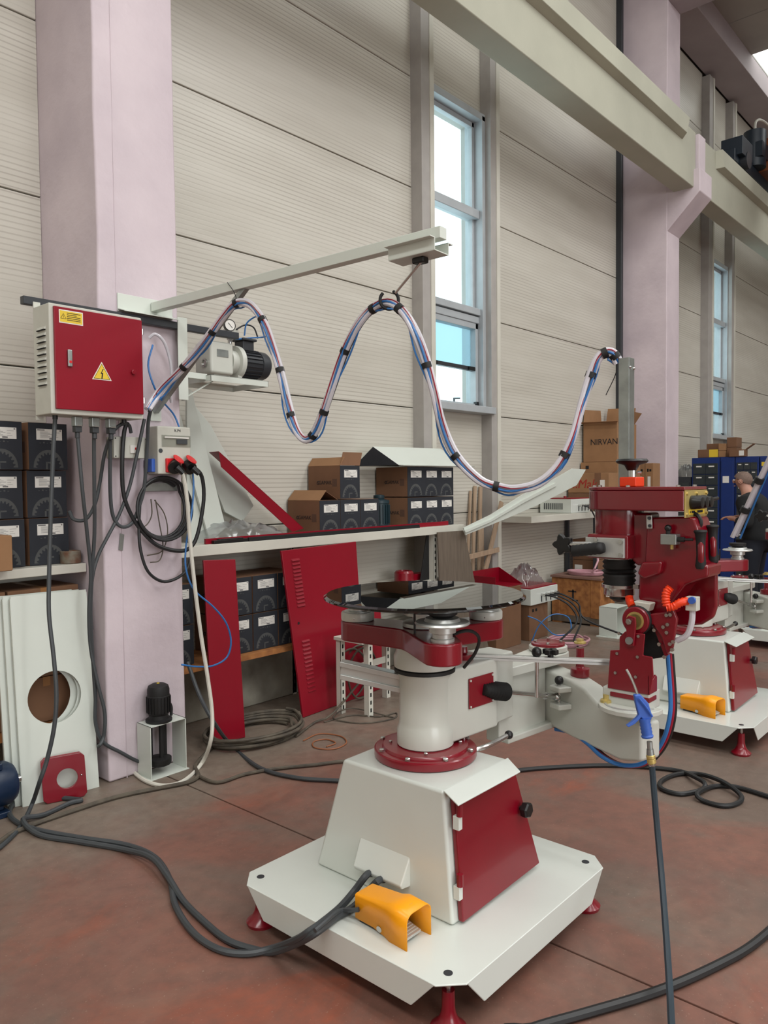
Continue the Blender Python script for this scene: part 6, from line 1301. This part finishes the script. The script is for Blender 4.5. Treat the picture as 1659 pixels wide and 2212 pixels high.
cable('air_hose', [(2.69, 1.094, 0.623), (2.684, 1.085, 0.546), (2.658, 1.061, 0.409), (2.585, 1.015, 0.269), (2.452, 0.948, 0.16), (2.307, 0.88, 0.078), (2.162, 0.816, 0.043)]+[(2.02, .74, .014), (1.7, .5, .014), (1.2, .2, .014)], .0115, mat('dark_blue_rubber_hose', (38, 52, 62), .5), 'dark air hose hanging from the blow gun down to the floor', 'hose')
# bundle on the second machine going out of frame
h2 = thing('hose_bundle', 'straight bundle of clear and blue hoses rising out of frame at the right', 'hose bundle', (7.0, 2.0, 1.2))
a0, a1 = V((5.868, 1.795, 1.231)), V((5.697, 1.426, 1.977))
for k, (mt, o_, r) in enumerate(((CLEARH, (0, 0, 0), .016), (CLEARH, (.028, -.01, .004), .013), (BLUEH, (.02, -.03, -.006), .007))):
    build(MB().tube([a0+V(o_)*1.5, (a0+a1)/2+V(o_), a1+V(o_)], r, 8), 'hose', mt, h2)
for f_ in (.27, .55):
    p = a0.lerp(a1, f_); d = (a1-a0).normalized(); build(MB().cyl(p-d*.02, p+d*.02, .032, n=12), 'tape_strap', RUBBER, h2)

# ================================================================== THE MAN AT THE CABINETS
def skin_mesh(name, verts, edges, radii, mt, parent, sub=2, root=0):
    me = bpy.data.meshes.new(name); org = ORG[parent]
    me.from_pydata([tuple(V(v)-org) for v in verts], edges, []); me.update()
    o = bpy.data.objects.new(name, me); COL.objects.link(o); o.parent = parent; ORG[o] = org
    sk = o.modifiers.new('skin', 'SKIN'); sk.use_smooth_shade = True
    if not me.skin_vertices: me.attributes.new('skin', 'FLOAT', 'POINT')
    for i, r in enumerate(radii):
        sv = me.skin_vertices[0].data[i]; sv.radius = r if isinstance(r, tuple) else (r, r); sv.use_root = (i == root)
    ss = o.modifiers.new('subsurf', 'SUBSURF'); ss.levels = sub; ss.render_levels = sub
    me.materials.append(mt); return o
PX, PY = 9.62, 2.68
def q(l, f_, z): return (PX-l, PY+f_, z)          # l: to his left (toward the camera side), f: forward
man = thing('person', 'man with cropped grey hair in a black jacket bending toward the blue cabinets', 'person', (PX, PY, 0))
def make_person():
    vs, es, rs = [], [], []
    def V_(p, r, par=None):
        vs.append(p); rs.append(r); i = len(vs)-1
        if par is not None: es.append((par, i))
        return i
    pel = V_(q(0, 0, .95), (.155, .115)); wa = V_(q(0, .01, 1.10), (.15, .11), pel); ch = V_(q(0, .03, 1.28), (.165, .12), wa); nb = V_(q(0, .07, 1.44), (.10, .08), ch)
    nk = V_(q(0, .10, 1.52), .062, nb); hj = V_(q(0, .135, 1.575), (.066, .072), nk); hc = V_(q(0, .155, 1.635), (.080, .098), hj); ht = V_(q(0, .155, 1.69), (.068, .082), hc)
    for s in (1, -1):
        sh = V_(q(.19*s, .06, 1.40), .072, nb); el = V_(q(.30*s, .0, 1.12), .050, sh); wr = V_(q(.205*s, .17, 1.19), .032, el)
        pa = V_(q(.185*s, .235, 1.205), (.034, .022), wr)
        for k, (dx, ln) in enumerate(((-.03, .055), (-.010, .068), (.010, .064), (.030, .05))):
            b = q(.175*s+dx*.7, .275, 1.21); f1 = V_(b, .010, pa); f2 = V_((b[0]-dx*.2, b[1]+ln*.6, b[2]-.012), .009, f1); V_((b[0]-dx*.2, b[1]+ln, b[2]-.035), .008, f2)
        b = q(.15*s, .22, 1.195); t1 = V_(b, .011, pa); V_((b[0]+.02*s, b[1]+.045, b[2]-.01), .009, t1)
        hp = V_(q(.10*s, 0, .88), .10, pel); kn = V_(q(.11*s, .03, .48), .062, hp); an = V_(q(.11*s, -.01, .09), .042, kn); V_(q(.12*s, .14, .04), (.042, .03), an)
    body = skin_mesh('body', vs, es, rs, SKIN, man)
    # jacket
    vs2, es2, rs2 = [], [], []
    def J_(p, r, par=None):
        vs2.append(p); rs2.append(r); i = len(vs2)-1
        if par is not None: es2.append((par, i))
        return i
    a = J_(q(0, 0, .80), (.205, .16)); b = J_(q(0, .0, 1.08), (.215, .165), a); c = J_(q(0, .02, 1.28), (.23, .175), b); d = J_(q(0, .07, 1.45), (.15, .125), c); J_(q(0, .095, 1.50), (.078, .078), d)
    for s in (1, -1):
        sh = J_(q(.20*s, .06, 1.39), .108, d); el = J_(q(.305*s, .0, 1.12), .076, sh); J_(q(.213*s, .155, 1.185), .050, el)
    skin_mesh('jacket', vs2, es2, rs2, CLOTH, man)
    vs3, es3, rs3 = [], [], []
    def T_(p, r, par=None):
        vs3.append(p); rs3.append(r); i = len(vs3)-1
        if par is not None: es3.append((par, i))
        return i
    a = T_(q(0, 0, 1.0), (.175, .135))
    for s in (1, -1): h = T_(q(.10*s, 0, .86), .112, a); k = T_(q(.11*s, .03, .48), .082, h); T_(q(.11*s, -.01, .10), .066, k)
    skin_mesh('trousers', vs3, es3, rs3, mat('dark_trousers', (26, 30, 42), .85), man)
    for s in (1, -1): build(MB().lathe([(.001, -.13), (.035, -.11), (.045, -.02), (.042, .06), (.03, .10), (.001, .11)], q(.115*s, .06, .045), (0, 1, 0), 14), 'shoe', BLACK, man)
    # cropped hair cap, ears, nose
    hc_ = V(q(0, .150, 1.648)); vs_, fs_ = [], []
    n, m_ = 20, 8
    for j in range(m_+1):
        ph = math.pi*.52*j/m_
        for i in range(n):
            th = 2*math.pi*i/n; back = -math.sin(th)
            pp = ph*(1.12+.25*back) if back > 0 else ph*(1.0+.28*back)
            vs_.append((hc_.x+.088*math.sin(pp)*math.cos(th), hc_.y-.004+.106*math.sin(pp)*math.sin(th), hc_.z+.096*math.cos(pp)))
    for j in range(m_):
        for i in range(n): fs_.append((j*n+i, (j+1)*n+i, (j+1)*n+(i+1) % n, j*n+(i+1) % n))
    build(MB().add(vs_, fs_), 'hair', HAIR, man, sharp=180)
    for s in (1, -1):
        e = V(q(.084*s, .150, 1.625)); build(MB().torus(e, .020, .008, (1, .45*s, .1), 16, 6).sphere(e, .014, 8, 1.3), 'ear', SKIN, man)
    build(MB().lathe([(.014, 0), (.018, .012), (.010, .035), (.001, .045)], q(0, .243, 1.608), (0, .45, .9), 10), 'nose', SKIN, man)
    for s in (1, -1): build(MB().sphere(q(.032*s, .238, 1.642), .011, 8), 'eye', PAPER, man)
    build(MB().tube([q(.025, .236, 1.572), q(0, .246, 1.573), q(-.025, .236, 1.572)], .005, 6), 'mouth', SKIN, man)
make_person()
